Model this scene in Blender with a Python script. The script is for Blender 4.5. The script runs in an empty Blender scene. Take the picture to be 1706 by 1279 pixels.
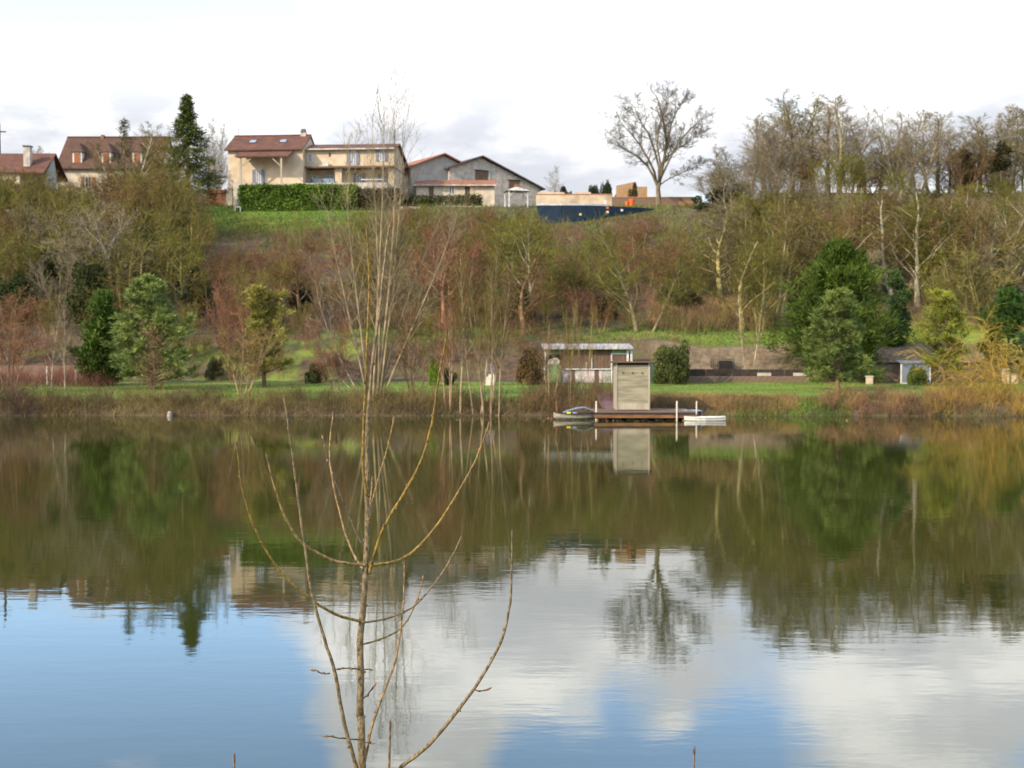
import bpy, math, random
import numpy as np
from mathutils import Vector, Matrix

sc = bpy.context.scene
R = math.radians
# ------------------------------------------------------------------ camera
F = 2200.0; W0, H0 = 1706.0, 1279.0
CAMZ = 4.4
PITCH = math.atan((H0 / 2 - 567.0) / F)
cd = bpy.data.cameras.new('camera'); cam = bpy.data.objects.new('camera', cd)
sc.collection.objects.link(cam); sc.camera = cam
cd.sensor_width = 36.0; cd.lens = F / W0 * 36.0
cd.clip_start = 0.1; cd.clip_end = 9000
cam.location = (0, 0, CAMZ); cam.rotation_euler = (math.pi / 2 - PITCH, 0, 0)
cd.dof.use_dof = True; cd.dof.focus_distance = 4.0; cd.dof.aperture_fstop = 11.0
sc.render.engine = 'CYCLES'
sc.cycles.use_denoising = True; sc.cycles.denoising_prefilter = 'ACCURATE'
sc.cycles.max_bounces = 5; sc.cycles.diffuse_bounces = 2; sc.cycles.glossy_bounces = 3
sc.cycles.transparent_max_bounces = 6; sc.cycles.transmission_bounces = 3
sc.cycles.sample_clamp_indirect = 4.0
# ------------------------------------------------------------------ light
SUN_EL = R(30); SUN_AZ = R(52)                     # azimuth: to the left of straight behind the camera
sun_from = Vector((-math.sin(SUN_AZ) * math.cos(SUN_EL), -math.cos(SUN_AZ) * math.cos(SUN_EL), math.sin(SUN_EL)))
ld = bpy.data.lights.new('sun', 'SUN'); ld.energy = 5.0; ld.angle = R(0.6); ld.color = (1.0, 0.84, 0.62)
sun = bpy.data.objects.new('sun', ld); sc.collection.objects.link(sun)
sun.rotation_euler = (-sun_from).to_track_quat('-Z', 'Y').to_euler()
sun.location = sun_from * 100
sc.view_settings.view_transform = 'Standard'; sc.view_settings.look = 'None'
sc.view_settings.gamma = 1.0; sc.view_settings.exposure = 0.22
sc.view_settings.use_curve_mapping = False

def nd(nt, typ, **kw):
    n = nt.nodes.new(typ)
    for k, v in kw.items(): setattr(n, k, v)
    return n
def math_(nt, op, a, b=None, clamp=False):
    n = nd(nt, 'ShaderNodeMath', operation=op, use_clamp=clamp)
    for i, v in enumerate((a, b)):
        if v is None: continue
        if isinstance(v, (int, float)): n.inputs[i].default_value = v
        else: nt.links.new(v, n.inputs[i])
    return n.outputs[0]
def maprange(nt, v, a, b, c, d, smooth=True):
    n = nd(nt, 'ShaderNodeMapRange', interpolation_type='SMOOTHSTEP' if smooth else 'LINEAR')
    nt.links.new(v, n.inputs[0])
    for i, x in enumerate((a, b, c, d)): n.inputs[1 + i].default_value = x
    return n.outputs[0]
def mixc(nt, f, a, b, blend='MIX'):
    n = nd(nt, 'ShaderNodeMix', data_type='RGBA', blend_type=blend)
    for s, v in ((n.inputs[0], f), (n.inputs[6], a), (n.inputs[7], b)):
        if isinstance(v, (int, float)): s.default_value = v
        elif isinstance(v, tuple): s.default_value = (*v, 1.0) if len(v) == 3 else v
        else: nt.links.new(v, s)
    return n.outputs[2]

world = bpy.data.worlds.new('World'); sc.world = world; world.use_nodes = True
nt = world.node_tree; nt.nodes.clear()
wo = nd(nt, 'ShaderNodeOutputWorld'); bg = nd(nt, 'ShaderNodeBackground')
bg.inputs[1].default_value = 0.12
sky = nd(nt, 'ShaderNodeTexSky', sky_type='NISHITA', sun_disc=False)
sky.sun_elevation = SUN_EL; sky.sun_rotation = R(180) + SUN_AZ
sky.air_density = 1.0; sky.dust_density = 0.6; sky.ozone_density = 2.0
tc = nd(nt, 'ShaderNodeTexCoord')
DIR = tc.outputs['Generated']
def wnoise(scale, sz, detail, off, rough=0.55):
    m = nd(nt, 'ShaderNodeMapping'); m.inputs['Scale'].default_value = (1, 1, sz); m.inputs['Location'].default_value = off
    nt.links.new(DIR, m.inputs[0])
    n = nd(nt, 'ShaderNodeTexNoise'); n.inputs['Scale'].default_value = scale; n.inputs['Detail'].default_value = detail
    n.inputs['Roughness'].default_value = rough
    nt.links.new(m.outputs[0], n.inputs['Vector']); return n.outputs['Fac']
cn = math_(nt, 'ADD', wnoise(7.0, 2.2, 7, (3.1, 1.7, 0.3)), math_(nt, 'MULTIPLY', math_(nt, 'SUBTRACT', wnoise(19.0, 2.4, 7, (1.3, 4.7, 2.3)), .5), .42))
def lump(px, row, width_deg, amp):
    """one cloud (amp > 0) or one gap of blue (amp < 0) of the sky, given where the pond mirrors it"""
    az = math.atan((px - W0 / 2) / F); el = math.atan((row - 567) / F)
    d = nd(nt, 'ShaderNodeVectorMath', operation='DOT_PRODUCT'); nt.links.new(DIR, d.inputs[0])
    d.inputs[1].default_value = (math.sin(az) * math.cos(el), math.cos(az) * math.cos(el), math.sin(el))
    return maprange(nt, d.outputs['Value'], math.cos(R(width_deg)), 1.0, 0.0, amp)
v = cn
for a in ((180, 1260, 10, -.34), (330, 1180, 6, -.2), (430, 1330, 6, -.25), (-200, 1200, 9, -.25), (960, 1310, 5, -.36), (1250, 1330, 5, -.34), (1060, 1165, 2, -.2), (1720, 1330, 4, -.15),
          (760, 1140, 7, .26), (1050, 1080, 6, .2), (1450, 1180, 7, .28), (1650, 1080, 6, .18), (560, 1220, 3.5, .14), (240, 1205, 3.0, .46)):
    v = math_(nt, 'ADD', v, lump(*a))
sepz = nd(nt, 'ShaderNodeSeparateXYZ'); nt.links.new(DIR, sepz.inputs[0])
v = math_(nt, 'ADD', v, maprange(nt, sepz.outputs[2], math.sin(R(8)), math.sin(R(15.5)), .38, 0.0))
mask = maprange(nt, v, .36, .76, 0, 1)
shade = wnoise(8.0, 2.5, 6, (7.7, 2.2, 5.1))
cl = mixc(nt, maprange(nt, shade, .40, .64, 0, 1), (12.6, 12.9, 13.6), (20.5, 20.3, 19.8))
cl = mixc(nt, 1.0, cl, mixc(nt, maprange(nt, sepz.outputs[2], math.sin(R(8)), math.sin(R(16)), 0, 1), (.43, .435, .45), (1.08, 1.08, 1.08)), 'MULTIPLY')   # far cloud is dimmed by the air
skyc = mixc(nt, 1.0, sky.outputs[0], (3.6, 3.7, 3.8), 'MULTIPLY')
nt.links.new(mixc(nt, mask, skyc, cl), bg.inputs[0])
nt.links.new(bg.outputs[0], wo.inputs[0])

# ------------------------------------------------------------------ pixel <-> place helpers
cp, sp_ = math.cos(PITCH), math.sin(PITCH)
def at(px, row, y):
    """the point at distance y that the photograph shows at (px, row)"""
    a = (px - W0 / 2) / F; b = (H0 / 2 - row) / F
    d = Vector((a, cp + b * sp_, -sp_ + b * cp))
    return Vector((0, 0, CAMZ)) + d * (y / d.y)
def X(px, y): return at(px, 567, y).x
def Z(row, y): return at(W0 / 2, row, y).z

def sstep(a, b, x):
    t = np.clip((x - a) / (b - a), 0, 1); return t * t * (3 - 2 * t)
def vnoise(x, y, s, seed=0):
    """smooth value noise"""
    x = np.asarray(x, float) / s + seed * 17.3; y = np.asarray(y, float) / s + seed * 9.1
    xi = np.floor(x); yi = np.floor(y); fx = x - xi; fy = y - yi
    fx = fx * fx * (3 - 2 * fx); fy = fy * fy * (3 - 2 * fy)
    def h(i, j):
        t = np.sin(i * 127.1 + j * 311.7 + seed * 74.7) * 43758.5453
        return t - np.floor(t)
    return (h(xi, yi) * (1 - fx) + h(xi + 1, yi) * fx) * (1 - fy) + (h(xi, yi + 1) * (1 - fx) + h(xi + 1, yi + 1) * fx) * fy

PY = np.array([-400, -30, 0, 10.3, 11.2, 14, 68, 75.2, 76.8, 77.6, 79.4, 95, 97.5, 102.6, 111, 120, 135, 148, 160, 168, 200, 400, 9000.])
PZ = np.array([2.9, 2.9, 2.75, .06, -.5, -1.6, -1.6, -.7, -.05, .5, .98, 1.32, 1.55, 4.3, 5.6, 8.0, 12.7, 17.0, 20.55, 21.4, 22, 22.5, 22.5])
def zt(x, y):
    x = np.asarray(x, float); y = np.asarray(y, float)
    yy = y - np.where((y > 60) & (y < 90), (vnoise(x, 0 * x, 7, 3) - .5) * 1.4 * sstep(60, 72, y) * (1 - sstep(80, 90, y)), 0)
    z = np.interp(yy, PY, PZ)
    z = z + 1.7 * sstep(21, 35, x * 163 / np.maximum(y, 20)) * sstep(120, 165, y)
    z = z + (vnoise(x, y, 9, 1) - .5) * .9 * sstep(104, 125, y) * (1 - .8 * sstep(146, 152, y))
    z = z + (vnoise(x, y, 3, 5) - .5) * .12 * sstep(78, 80, y)
    z = z + (vnoise(x, y, 4.5, 12) - .5) * 1.1 * sstep(96, 99, y) * (1 - sstep(104, 110, y))
    side = sstep(66, 78, np.abs(x)) * (1 - sstep(70, 84, y)) * sstep(4, 12, y)
    return z * (1 - side) + 1.3 * side
def zt1(x, y): return float(zt(np.array([x]), np.array([y]))[0])

# ------------------------------------------------------------------ materials
def newmat(name):
    m = bpy.data.materials.new(name); m.use_nodes = True
    t = m.node_tree; b = t.nodes['Principled BSDF']; b.inputs['Specular IOR Level'].default_value = .2
    return m, t, b
def noise(t, scale, detail=4, coord='Object', stretch=None, rough=.55):
    tcn = nd(t, 'ShaderNodeTexCoord'); n = nd(t, 'ShaderNodeTexNoise')
    n.inputs['Scale'].default_value = scale; n.inputs['Detail'].default_value = detail; n.inputs['Roughness'].default_value = rough
    src = tcn.outputs[coord]
    if coord == 'World':
        pass
    if stretch:
        mp = nd(t, 'ShaderNodeMapping'); mp.inputs['Scale'].default_value = stretch; t.links.new(src, mp.inputs[0]); src = mp.outputs[0]
    t.links.new(src, n.inputs['Vector']); return n.outputs['Fac']
def bump(t, b, h, strength, dist):
    n = nd(t, 'ShaderNodeBump'); n.inputs['Strength'].default_value = strength; n.inputs['Distance'].default_value = dist
    t.links.new(h, n.inputs['Height']); t.links.new(n.outputs[0], b.inputs['Normal'])
MATS = {}
def surf(name, c1, c2, scale=3, rough=.85, bumpd=0, stretch=None, lo=.35, hi=.65, detail=5, c3=None, spec=.2):
    """a weathered surface: two colours mixed by noise, with an optional third in blotches"""
    m, t, b = newmat(name)
    f = noise(t, scale, detail, stretch=stretch)
    c = mixc(t, maprange(t, f, lo, hi, 0, 1), c1, c2)
    if c3: c = mixc(t, maprange(t, noise(t, scale * .37, 5), .55, .72, 0, .85), c, c3)
    t.links.new(c, b.inputs['Base Color']); b.inputs['Roughness'].default_value = rough
    b.inputs['Specular IOR Level'].default_value = spec
    if bumpd: bump(t, b, f, .6, bumpd)
    MATS[name] = m; return m
def tiles(name, c1, c2, c3):
    """canal tile roof: corrugation down the slope, tone of each tile uneven"""
    m, t, b = newmat(name)
    f = noise(t, 1.1, 6); g = noise(t, 9, 2)
    c = mixc(t, maprange(t, f, .35, .65, 0, 1), c1, c2)
    c = mixc(t, maprange(t, g, .5, .7, 0, .8), c, c3)
    t.links.new(c, b.inputs['Base Color']); b.inputs['Roughness'].default_value = .9
    tcn = nd(t, 'ShaderNodeTexCoord'); w = nd(t, 'ShaderNodeTexWave', wave_type='BANDS', bands_direction='X')
    w.inputs['Scale'].default_value = 1.4; w.inputs['Distortion'].default_value = .4
    t.links.new(tcn.outputs['Object'], w.inputs['Vector'])
    bump(t, b, w.outputs['Fac'], .8, .08)
    MATS[name] = m; return m
def veg(name, translucent=0.0, var=.35, rough=.8):
    """plant matter: the object's colour, each leaf or twig a little lighter, darker, yellower"""
    m, t, b = newmat(name)
    oi = nd(t, 'ShaderNodeObjectInfo'); ge = nd(t, 'ShaderNodeNewGeometry')
    r = ge.outputs['Random Per Island']
    hs = nd(t, 'ShaderNodeHueSaturation')
    t.links.new(oi.outputs['Color'], hs.inputs['Color'])
    t.links.new(maprange(t, r, 0, 1, 1 - var, 1 + var, False), hs.inputs['Value'])
    t.links.new(maprange(t, math_(t, 'FRACT', math_(t, 'MULTIPLY', r, 7.13)), 0, 1, .485, .515, False), hs.inputs['Hue'])
    f = noise(t, .5, 3)
    c = mixc(t, 1.0, hs.outputs[0], mixc(t, maprange(t, f, .35, .65, 0, 1), (.72, .72, .72), (1.25, 1.2, 1.05)), 'MULTIPLY')
    t.links.new(c, b.inputs['Base Color']); b.inputs['Roughness'].default_value = rough
    if translucent:
        tr = nd(t, 'ShaderNodeBsdfTranslucent'); t.links.new(c, tr.inputs[0])
        mx = nd(t, 'ShaderNodeMixShader'); mx.inputs[0].default_value = translucent
        out = t.nodes['Material Output']
        t.links.new(b.outputs[0], mx.inputs[1]); t.links.new(tr.outputs[0], mx.inputs[2]); t.links.new(mx.outputs[0], out.inputs[0])
    MATS[name] = m; return m

veg('twig', 0, .4); veg('leaf', .35, .45); veg('needle', .12, .45); veg('dry_grass', .2, .4)
m, t, b = newmat('bark')                                 # bark in the object's colour with moss and pale flakes
oi = nd(t, 'ShaderNodeObjectInfo')
f = noise(t, 3.5, 5, stretch=(1, 1, .35)); g = noise(t, .7, 3)
c = mixc(t, 1.0, oi.outputs['Color'], mixc(t, maprange(t, f, .35, .65, 0, 1), (.6, .6, .6), (1.4, 1.35, 1.3)), 'MULTIPLY')
c = mixc(t, maprange(t, g, .5, .7, 0, .5), c, (.12, .125, .035))
t.links.new(c, b.inputs['Base Color']); b.inputs['Roughness'].default_value = .9; bump(t, b, f, .5, .03)
MATS['bark'] = m

surf('plaster', (.57, .455, .31), (.46, .355, .235), .9, .9, .01, c3=(.34, .26, .17))
surf('plaster_pale', (.58, .48, .35), (.47, .38, .26), 1.1, .9, .01, c3=(.34, .29, .22))
surf('plaster_shaded', (.36, .33, .28), (.29, .265, .225), .8, .9, .01)  # plaster greyed down: shade of gable and recess put into the colour
surf('stone_pale', (.48, .42, .34), (.34, .29, .23), 1.8, .95, .04, c3=(.24, .2, .16))
surf('stone_trim', (.62, .57, .48), (.5, .45, .37), 4, .9, .01)
surf('brick_red', (.26, .12, .075), (.19, .085, .055), 6, .9, .01, c3=(.3, .2, .14))
surf('brick_brown', (.22, .14, .095), (.15, .1, .07), 6, .9, .01, c3=(.1, .08, .06))
surf('terracotta', (.45, .22, .11), (.34, .15, .08), 5, .9, .01)
surf('shutter_grey', (.2, .2, .23), (.16, .16, .19), 5, .7)
surf('shutter_brown', (.34, .13, .06), (.27, .1, .045), 5, .7)
surf('white_paint', (.7, .68, .63), (.5, .47, .42), 3, .65, spec=.3)
surf('white_weathered', (.55, .51, .45), (.3, .27, .22), 3, .8, .005, c3=(.3, .25, .2))
surf('pink_panel', (.58, .47, .43), (.42, .33, .3), 2.5, .8, .004, c3=(.3, .24, .2))
surf('green_paint', (.21, .28, .12), (.13, .18, .07), 2, .8, c3=(.2, .17, .11))
surf('wood_grey', (.33, .29, .22), (.24, .21, .155), 2.2, .9, .006, stretch=(1, 1, 6), c3=(.25, .27, .13))
surf('wood_ply', (.31, .275, .18), (.19, .17, .105), 1.3, .85, .006, stretch=(.5, 1, 5), c3=(.2, .22, .07))
surf('wood_pale', (.4, .345, .25), (.3, .25, .18), 3, .85, .004, stretch=(1, 1, .2))
surf('wood_brown', (.16, .1, .065), (.105, .066, .045), 3, .85, .006, stretch=(5, 5, .5))
surf('wood_orange', (.25, .115, .04), (.13, .06, .028), 2, .8, .004, stretch=(.6, 1, 4), c3=(.06, .04, .03))
surf('wood_fence', (.4, .24, .11), (.3, .17, .075), 2, .85, .006, stretch=(4, 1, .4))
surf('post_pale', (.66, .58, .46), (.5, .42, .32), 6, .8)
surf('dark_metal', (.03, .03, .03), (.05, .047, .04), 5, .6)
surf('dark_wood', (.035, .026, .02), (.055, .04, .03), 4, .85)
surf('roof_sheet', (.42, .4, .39), (.2, .185, .18), 2.0, .6, .006, stretch=(4, .5, 1))
surf('tank_green', (.025, .06, .045), (.04, .08, .055), 3, .5)
surf('navy_screen', (.014, .028, .047), (.022, .04, .06), 1.2, .85, .02, c3=(.03, .036, .04))
surf('orange_plastic', (.7, .13, .03), (.6, .1, .02), 3, .4)
surf('purple_sheet', (.15, .085, .078), (.1, .058, .055), 3, .7)
surf('blue_grey', (.2, .25, .29), (.13, .16, .19), 3, .6)
surf('navy_dark', (.02, .025, .035), (.03, .035, .045), 3, .6)
surf('boat_white', (.68, .66, .58), (.56, .53, .45), 3, .5, c3=(.34, .32, .24))
surf('yellow_plastic', (.65, .5, .05), (.6, .42, .04), 3, .4)
surf('wall_earth', (.25, .175, .125), (.17, .12, .085), 2.2, .95, .03, c3=(.12, .1, .07))
tiles('tile_red', (.165, .072, .045), (.105, .05, .034), (.07, .042, .032))
tiles('tile_orange', (.36, .15, .08), (.28, .115, .065), (.2, .1, .07))
tiles('tile_brown', (.125, .066, .042), (.095, .053, .036), (.07, .046, .034))
tiles('tile_dark', (.13, .1, .1), (.1, .078, .08), (.07, .06, .06))
m, t, b = newmat('glass')
b.inputs['Base Color'].default_value = (.045, .055, .07, 1); b.inputs['Roughness'].default_value = .08; b.inputs['Specular IOR Level'].default_value = .6
MATS['glass'] = m
m, t, b = newmat('door_glass')
b.inputs['Base Color'].default_value = (.2, .23, .29, 1); b.inputs['Roughness'].default_value = .15; b.inputs['Specular IOR Level'].default_value = .5
MATS['door_glass'] = m

# ground: grass, straw and leaf litter by a painted mask, each broken up by noise
m, t, b = newmat('ground')
at_ = nd(t, 'ShaderNodeAttribute', attribute_name='cover'); se = nd(t, 'ShaderNodeSeparateColor'); t.links.new(at_.outputs['Color'], se.inputs[0])
n1 = noise(t, .35, 6); n2 = noise(t, 2.2, 6); n3 = noise(t, .09, 4)
litter = mixc(t, maprange(t, n2, .35, .65, 0, 1), (.11, .07, .042), (.055, .042, .025))  # leaf litter, darkened to stand in for shadow in the thicket gaps
litter = mixc(t, maprange(t, n1, .5, .66, 0, .6), litter, (.09, .095, .03))
straw = mixc(t, maprange(t, n2, .35, .65, 0, 1), (.2, .145, .085), (.115, .085, .05))
grass = mixc(t, maprange(t, n1, .35, .65, 0, 1), (.10, .16, .02), (.16, .195, .032))
grass = mixc(t, maprange(t, n2, .5, .72, 0, .55), grass, (.17, .16, .05))
gw = math_(t, 'ADD', se.outputs[0], math_(t, 'MULTIPLY', math_(t, 'SUBTRACT', n1, .5), .9))
sw = math_(t, 'ADD', se.outputs[1], math_(t, 'MULTIPLY', math_(t, 'SUBTRACT', n2, .5), .8))
c = mixc(t, maprange(t, sw, .35, .65, 0, 1), litter, straw)
c = mixc(t, maprange(t, gw, .4, .6, 0, 1), c, grass)
t.links.new(c, b.inputs['Base Color']); b.inputs['Roughness'].default_value = .95
bump(t, b, n2, .7, .12); MATS['ground'] = m

# water: murky pond, calm with a fine ripple that is longer across the view than along it
m, t, b = newmat('water')
wa = noise(t, 1.5, 2, stretch=(.55, 1.5, 1)); wb = noise(t, 7, 2, stretch=(.5, 1.4, 1)); wc = noise(t, .08, 2)
h = math_(t, 'ADD', math_(t, 'MULTIPLY', wa, .0017), math_(t, 'MULTIPLY', math_(t, 'MULTIPLY', wb, .0005), maprange(t, wc, .35, .65, .25, 1.5)))
bn = nd(t, 'ShaderNodeBump'); bn.inputs['Strength'].default_value = 1.0; bn.inputs['Distance'].default_value = 1.0
t.links.new(h, bn.inputs['Height']); t.links.new(bn.outputs[0], b.inputs['Normal'])
b.inputs['Base Color'].default_value = (.025, .029, .006, 1); b.inputs['Roughness'].default_value = .02
b.inputs['IOR'].default_value = 1.45; b.inputs['Specular IOR Level'].default_value = .5
MATS['water'] = m

# ------------------------------------------------------------------ object helpers
C = sc.collection
def tag(o, label=None, cat=None, group=None, kind=None):
    if label: o['label'] = label
    if cat: o['category'] = cat
    if group: o['group'] = group
    if kind: o['kind'] = kind
    return o
def empty(name, loc, rz=0, label=None, cat=None, group=None):
    o = bpy.data.objects.new(name, None); C.objects.link(o); o.location = loc; o.rotation_euler = (0, 0, rz)
    o.empty_display_size = .2
    return tag(o, label, cat, group, 'thing')
def mesh_np(name, parts, mat, smooth=False):
    """parts: list of (verts[n,3], faces[m,3 or 4])"""
    vs, tot, starts, loops = [], 0, [], []
    ln = 0
    for v, f in parts:
        if len(f) == 0: continue
        k = f.shape[1]; vs.append(v); loops.append((f + tot).ravel())
        starts.append(ln + np.arange(len(f)) * k); ln += f.size; tot += len(v)
    me = bpy.data.meshes.new(name)
    V = np.concatenate(vs); L = np.concatenate(loops).astype(np.int32); S = np.concatenate(starts).astype(np.int32)
    me.vertices.add(len(V)); me.vertices.foreach_set('co', V.astype(np.float32).ravel())
    me.loops.add(len(L)); me.loops.foreach_set('vertex_index', L)
    me.polygons.add(len(S)); me.polygons.foreach_set('loop_start', S)
    if smooth: me.polygons.foreach_set('use_smooth', np.ones(len(S), bool))
    me.update(calc_edges=True); me.validate()
    if mat: me.materials.append(MATS[mat])
    return me
def link(name, me, parent=None, color=None, loc=None):
    o = bpy.data.objects.new(name, me); C.objects.link(o)
    if parent: o.parent = parent
    if color: o.color = (*color, 1)
    if loc is not None: o.location = loc
    return o
class MB:
    """collects shapes and links them as one mesh object"""
    def __init__(s): s.v = []; s.f = []
    def poly(s, pts, faces):
        n = len(s.v); s.v += [tuple(p) for p in pts]; s.f += [tuple(i + n for i in f) for f in faces]; return s
    def box(s, x0, x1, y0, y1, z0, z1):
        return s.poly([(x0, y0, z0), (x1, y0, z0), (x1, y1, z0), (x0, y1, z0), (x0, y0, z1), (x1, y0, z1), (x1, y1, z1), (x0, y1, z1)],
                      [(3, 2, 1, 0), (4, 5, 6, 7), (0, 1, 5, 4), (1, 2, 6, 5), (2, 3, 7, 6), (3, 0, 4, 7)])
    def hexa(s, b, t):                                  # four bottom, four top corners
        return s.poly(list(b) + list(t), [(3, 2, 1, 0), (4, 5, 6, 7), (0, 1, 5, 4), (1, 2, 6, 5), (2, 3, 7, 6), (3, 0, 4, 7)])
    def prism_y(s, prof, y0, y1):                       # profile in x,z pushed along y
        n = len(prof)
        return s.poly([(x, y0, z) for x, z in prof] + [(x, y1, z) for x, z in prof],
                      [tuple(range(n)), tuple(range(2 * n - 1, n - 1, -1))] + [(i, i + n, (i + 1) % n + n, (i + 1) % n) for i in range(n)])
    def prism_x(s, prof, x0, x1):                       # profile in y,z pushed along x
        n = len(prof)
        return s.poly([(x0, y, z) for y, z in prof] + [(x1, y, z) for y, z in prof],
                      [tuple(range(n - 1, -1, -1)), tuple(range(n, 2 * n))] + [(i, (i + 1) % n, (i + 1) % n + n, i + n) for i in range(n)])
    def bar(s, a, b, w, d=None):                        # square bar between two points
        a, b = Vector(a), Vector(b); d = d or w; t = (b - a).normalized()
        u = t.cross(Vector((0, 0, 1))); u = u.normalized() if u.length > 1e-4 else Vector((1, 0, 0)); q = t.cross(u)
        c = [u * w / 2 + q * d / 2, -u * w / 2 + q * d / 2, -u * w / 2 - q * d / 2, u * w / 2 - q * d / 2]
        return s.hexa([a + k for k in c], [b + k for k in c])
    def cyl(s, a, b, r0, r1=None, k=10):
        a, b = Vector(a), Vector(b); r1 = r0 if r1 is None else r1; t = (b - a).normalized()
        u = t.orthogonal().normalized(); q = t.cross(u)
        ring = [u * math.cos(2 * math.pi * i / k) + q * math.sin(2 * math.pi * i / k) for i in range(k)]
        return s.poly([a + p * r0 for p in ring] + [b + p * r1 for p in ring],
                      [tuple(range(k - 1, -1, -1)), tuple(range(k, 2 * k))] + [(i, (i + 1) % k, (i + 1) % k + k, i + k) for i in range(k)])
    def build(s, name, mat, parent=None, bevel=0):
        me = bpy.data.meshes.new(name); me.from_pydata(s.v, [], s.f); me.update(); me.materials.append(MATS[mat])
        o = link(name, me, parent)
        if bevel:
            b = o.modifiers.new('bevel', 'BEVEL'); b.width = bevel; b.segments = 2
        return o

# ------------------------------------------------------------------ the setting: ground, pond
def axis(segs):
    out = []
    for a, b, n in segs: out += list(np.linspace(a, b, n, endpoint=False))
    return np.array(out + [segs[-1][1]])
gx = axis([(-4000, -400, 8), (-400, -90, 20), (-90, 90, 240), (90, 400, 20), (400, 4000, 8)])
gy = axis([(-400, -20, 10), (-20, 14, 34), (14, 72, 12), (72, 82, 40), (82, 96, 20), (96, 106, 34), (106, 172, 110), (172, 220, 14), (220, 400, 8), (400, 6000, 10)])
GX, GY = np.meshgrid(gx, gy); GZ = zt(GX, GY)
nx, ny = len(gx), len(gy)
ii = (np.arange(ny - 1)[:, None] * nx + np.arange(nx - 1)[None]).ravel()
Q = np.stack([ii, ii + 1, ii + nx + 1, ii + nx], 1)
me = mesh_np('ground', [(np.stack([GX.ravel(), GY.ravel(), GZ.ravel()], 1), Q)], 'ground', True)
pxg = GX / np.maximum(GY, 1) * F + W0 / 2                # column of the photograph, for laying out lawns and banks
lawn = sstep(77.6, 79.2, GY) * (1 - sstep(95.2, 96.2, GY))
terrace = (.55 + .45 * sstep(1060, 1150, pxg)) * sstep(102.4, 103.4, GY) * (1 - sstep(109, 112, GY)) * (.75 + .5 * vnoise(GX, GY, 6, 8)) * sstep(300, 620, pxg)
house_lawn = sstep(146.5, 148.5, GY) * (1 - sstep(172, 176, GY)) * sstep(325, 335, pxg) * (1 - sstep(600, 640, pxg))
fence_lawn = .5 * sstep(138, 144, GY) * (1 - sstep(168, 172, GY)) * sstep(880, 930, pxg) * (1 - sstep(1120, 1180, pxg)) * .75
plateau = sstep(172, 178, GY) * .8; near = 1 - sstep(8, 10, GY)
gr = np.clip(np.maximum.reduce([lawn, terrace, house_lawn, fence_lawn, (.36 + .5 * (vnoise(GX, GY, 5, 15) - .5)) * sstep(95, 97, GY) * (1 - sstep(102, 106, GY)) * (1 - sstep(560, 700, pxg)), .0 * sstep(76.6, 77.2, GY) * (1 - sstep(78, 79, GY)) * sstep(1215, 1260, pxg) * (1 - sstep(1380, 1430, pxg)), plateau, near, .32 * sstep(112, 118, GY) + .3 * (vnoise(GX, GY, 12, 4) - .5)]), 0, 1)
st = np.clip(np.maximum.reduce([(.3 + .55 * sstep(1060, 1120, pxg)) * sstep(95.4, 96.4, GY) * (1 - sstep(102.4, 103.2, GY)), .35 * sstep(76.4, 77, GY) * (1 - sstep(77.4, 78.6, GY)),
     .9 * sstep(108, 112, GY) * (1 - sstep(116, 120, GY)) * sstep(1060, 1150, pxg), .25 + .5 * (vnoise(GX, GY, 8, 6) - .5)]), 0, 1)
ca = me.color_attributes.new('cover', 'FLOAT_COLOR', 'POINT')
ca.data.foreach_set('color', np.stack([gr.ravel(), st.ravel(), 0 * gr.ravel(), 0 * gr.ravel() + 1], 1).astype(np.float32).ravel())
tag(link('ground', me), kind='structure')
wx, wy = np.linspace(-90, 90, 2), np.linspace(9.5, 79.5, 2)
me = mesh_np('water', [(np.array([[-90, 9, 0], [90, 9, 0], [90, 79.6, 0], [-90, 79.6, 0]], float), np.array([[0, 1, 2, 3]]))], 'water')
tag(link('water', me), kind='structure')

# ------------------------------------------------------------------ plant generators (all vectorised)
def unit(v): return v / np.maximum(np.linalg.norm(v, axis=-1, keepdims=True), 1e-9)
def tubes(P, Rr, k, rng):
    B, n, _ = P.shape
    T = unit(np.gradient(P, axis=1)); ref = unit(rng.normal(size=(B, 1, 3)))
    U = unit(np.cross(T, ref)); Vv = np.cross(T, U)
    a = np.arange(k) * 2 * math.pi / k
    ring = P[:, :, None] + Rr[:, :, None, None] * (np.cos(a)[None, None, :, None] * U[:, :, None] + np.sin(a)[None, None, :, None] * Vv[:, :, None])
    V = ring.reshape(-1, 3)
    b = (np.arange(B)[:, None, None] * n + np.arange(n - 1)[None, :, None]) * k
    j = np.arange(k if k > 2 else 1)[None, None]; jn = (j + 1) % k
    Fq = np.stack([b + j, b + jn, b + k + jn, b + k + j], -1).reshape(-1, 4)
    return V, Fq
def walk(p0, d, L, npt, wander, trop, rng):
    pts = [p0]; d = unit(d)
    for s in range(npt - 1):
        d = unit(d + wander * rng.normal(size=d.shape) + np.array([0, 0, trop]))
        pts.append(pts[-1] + d * (L / (npt - 1))[..., None])
    return np.stack(pts, -2)
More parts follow.
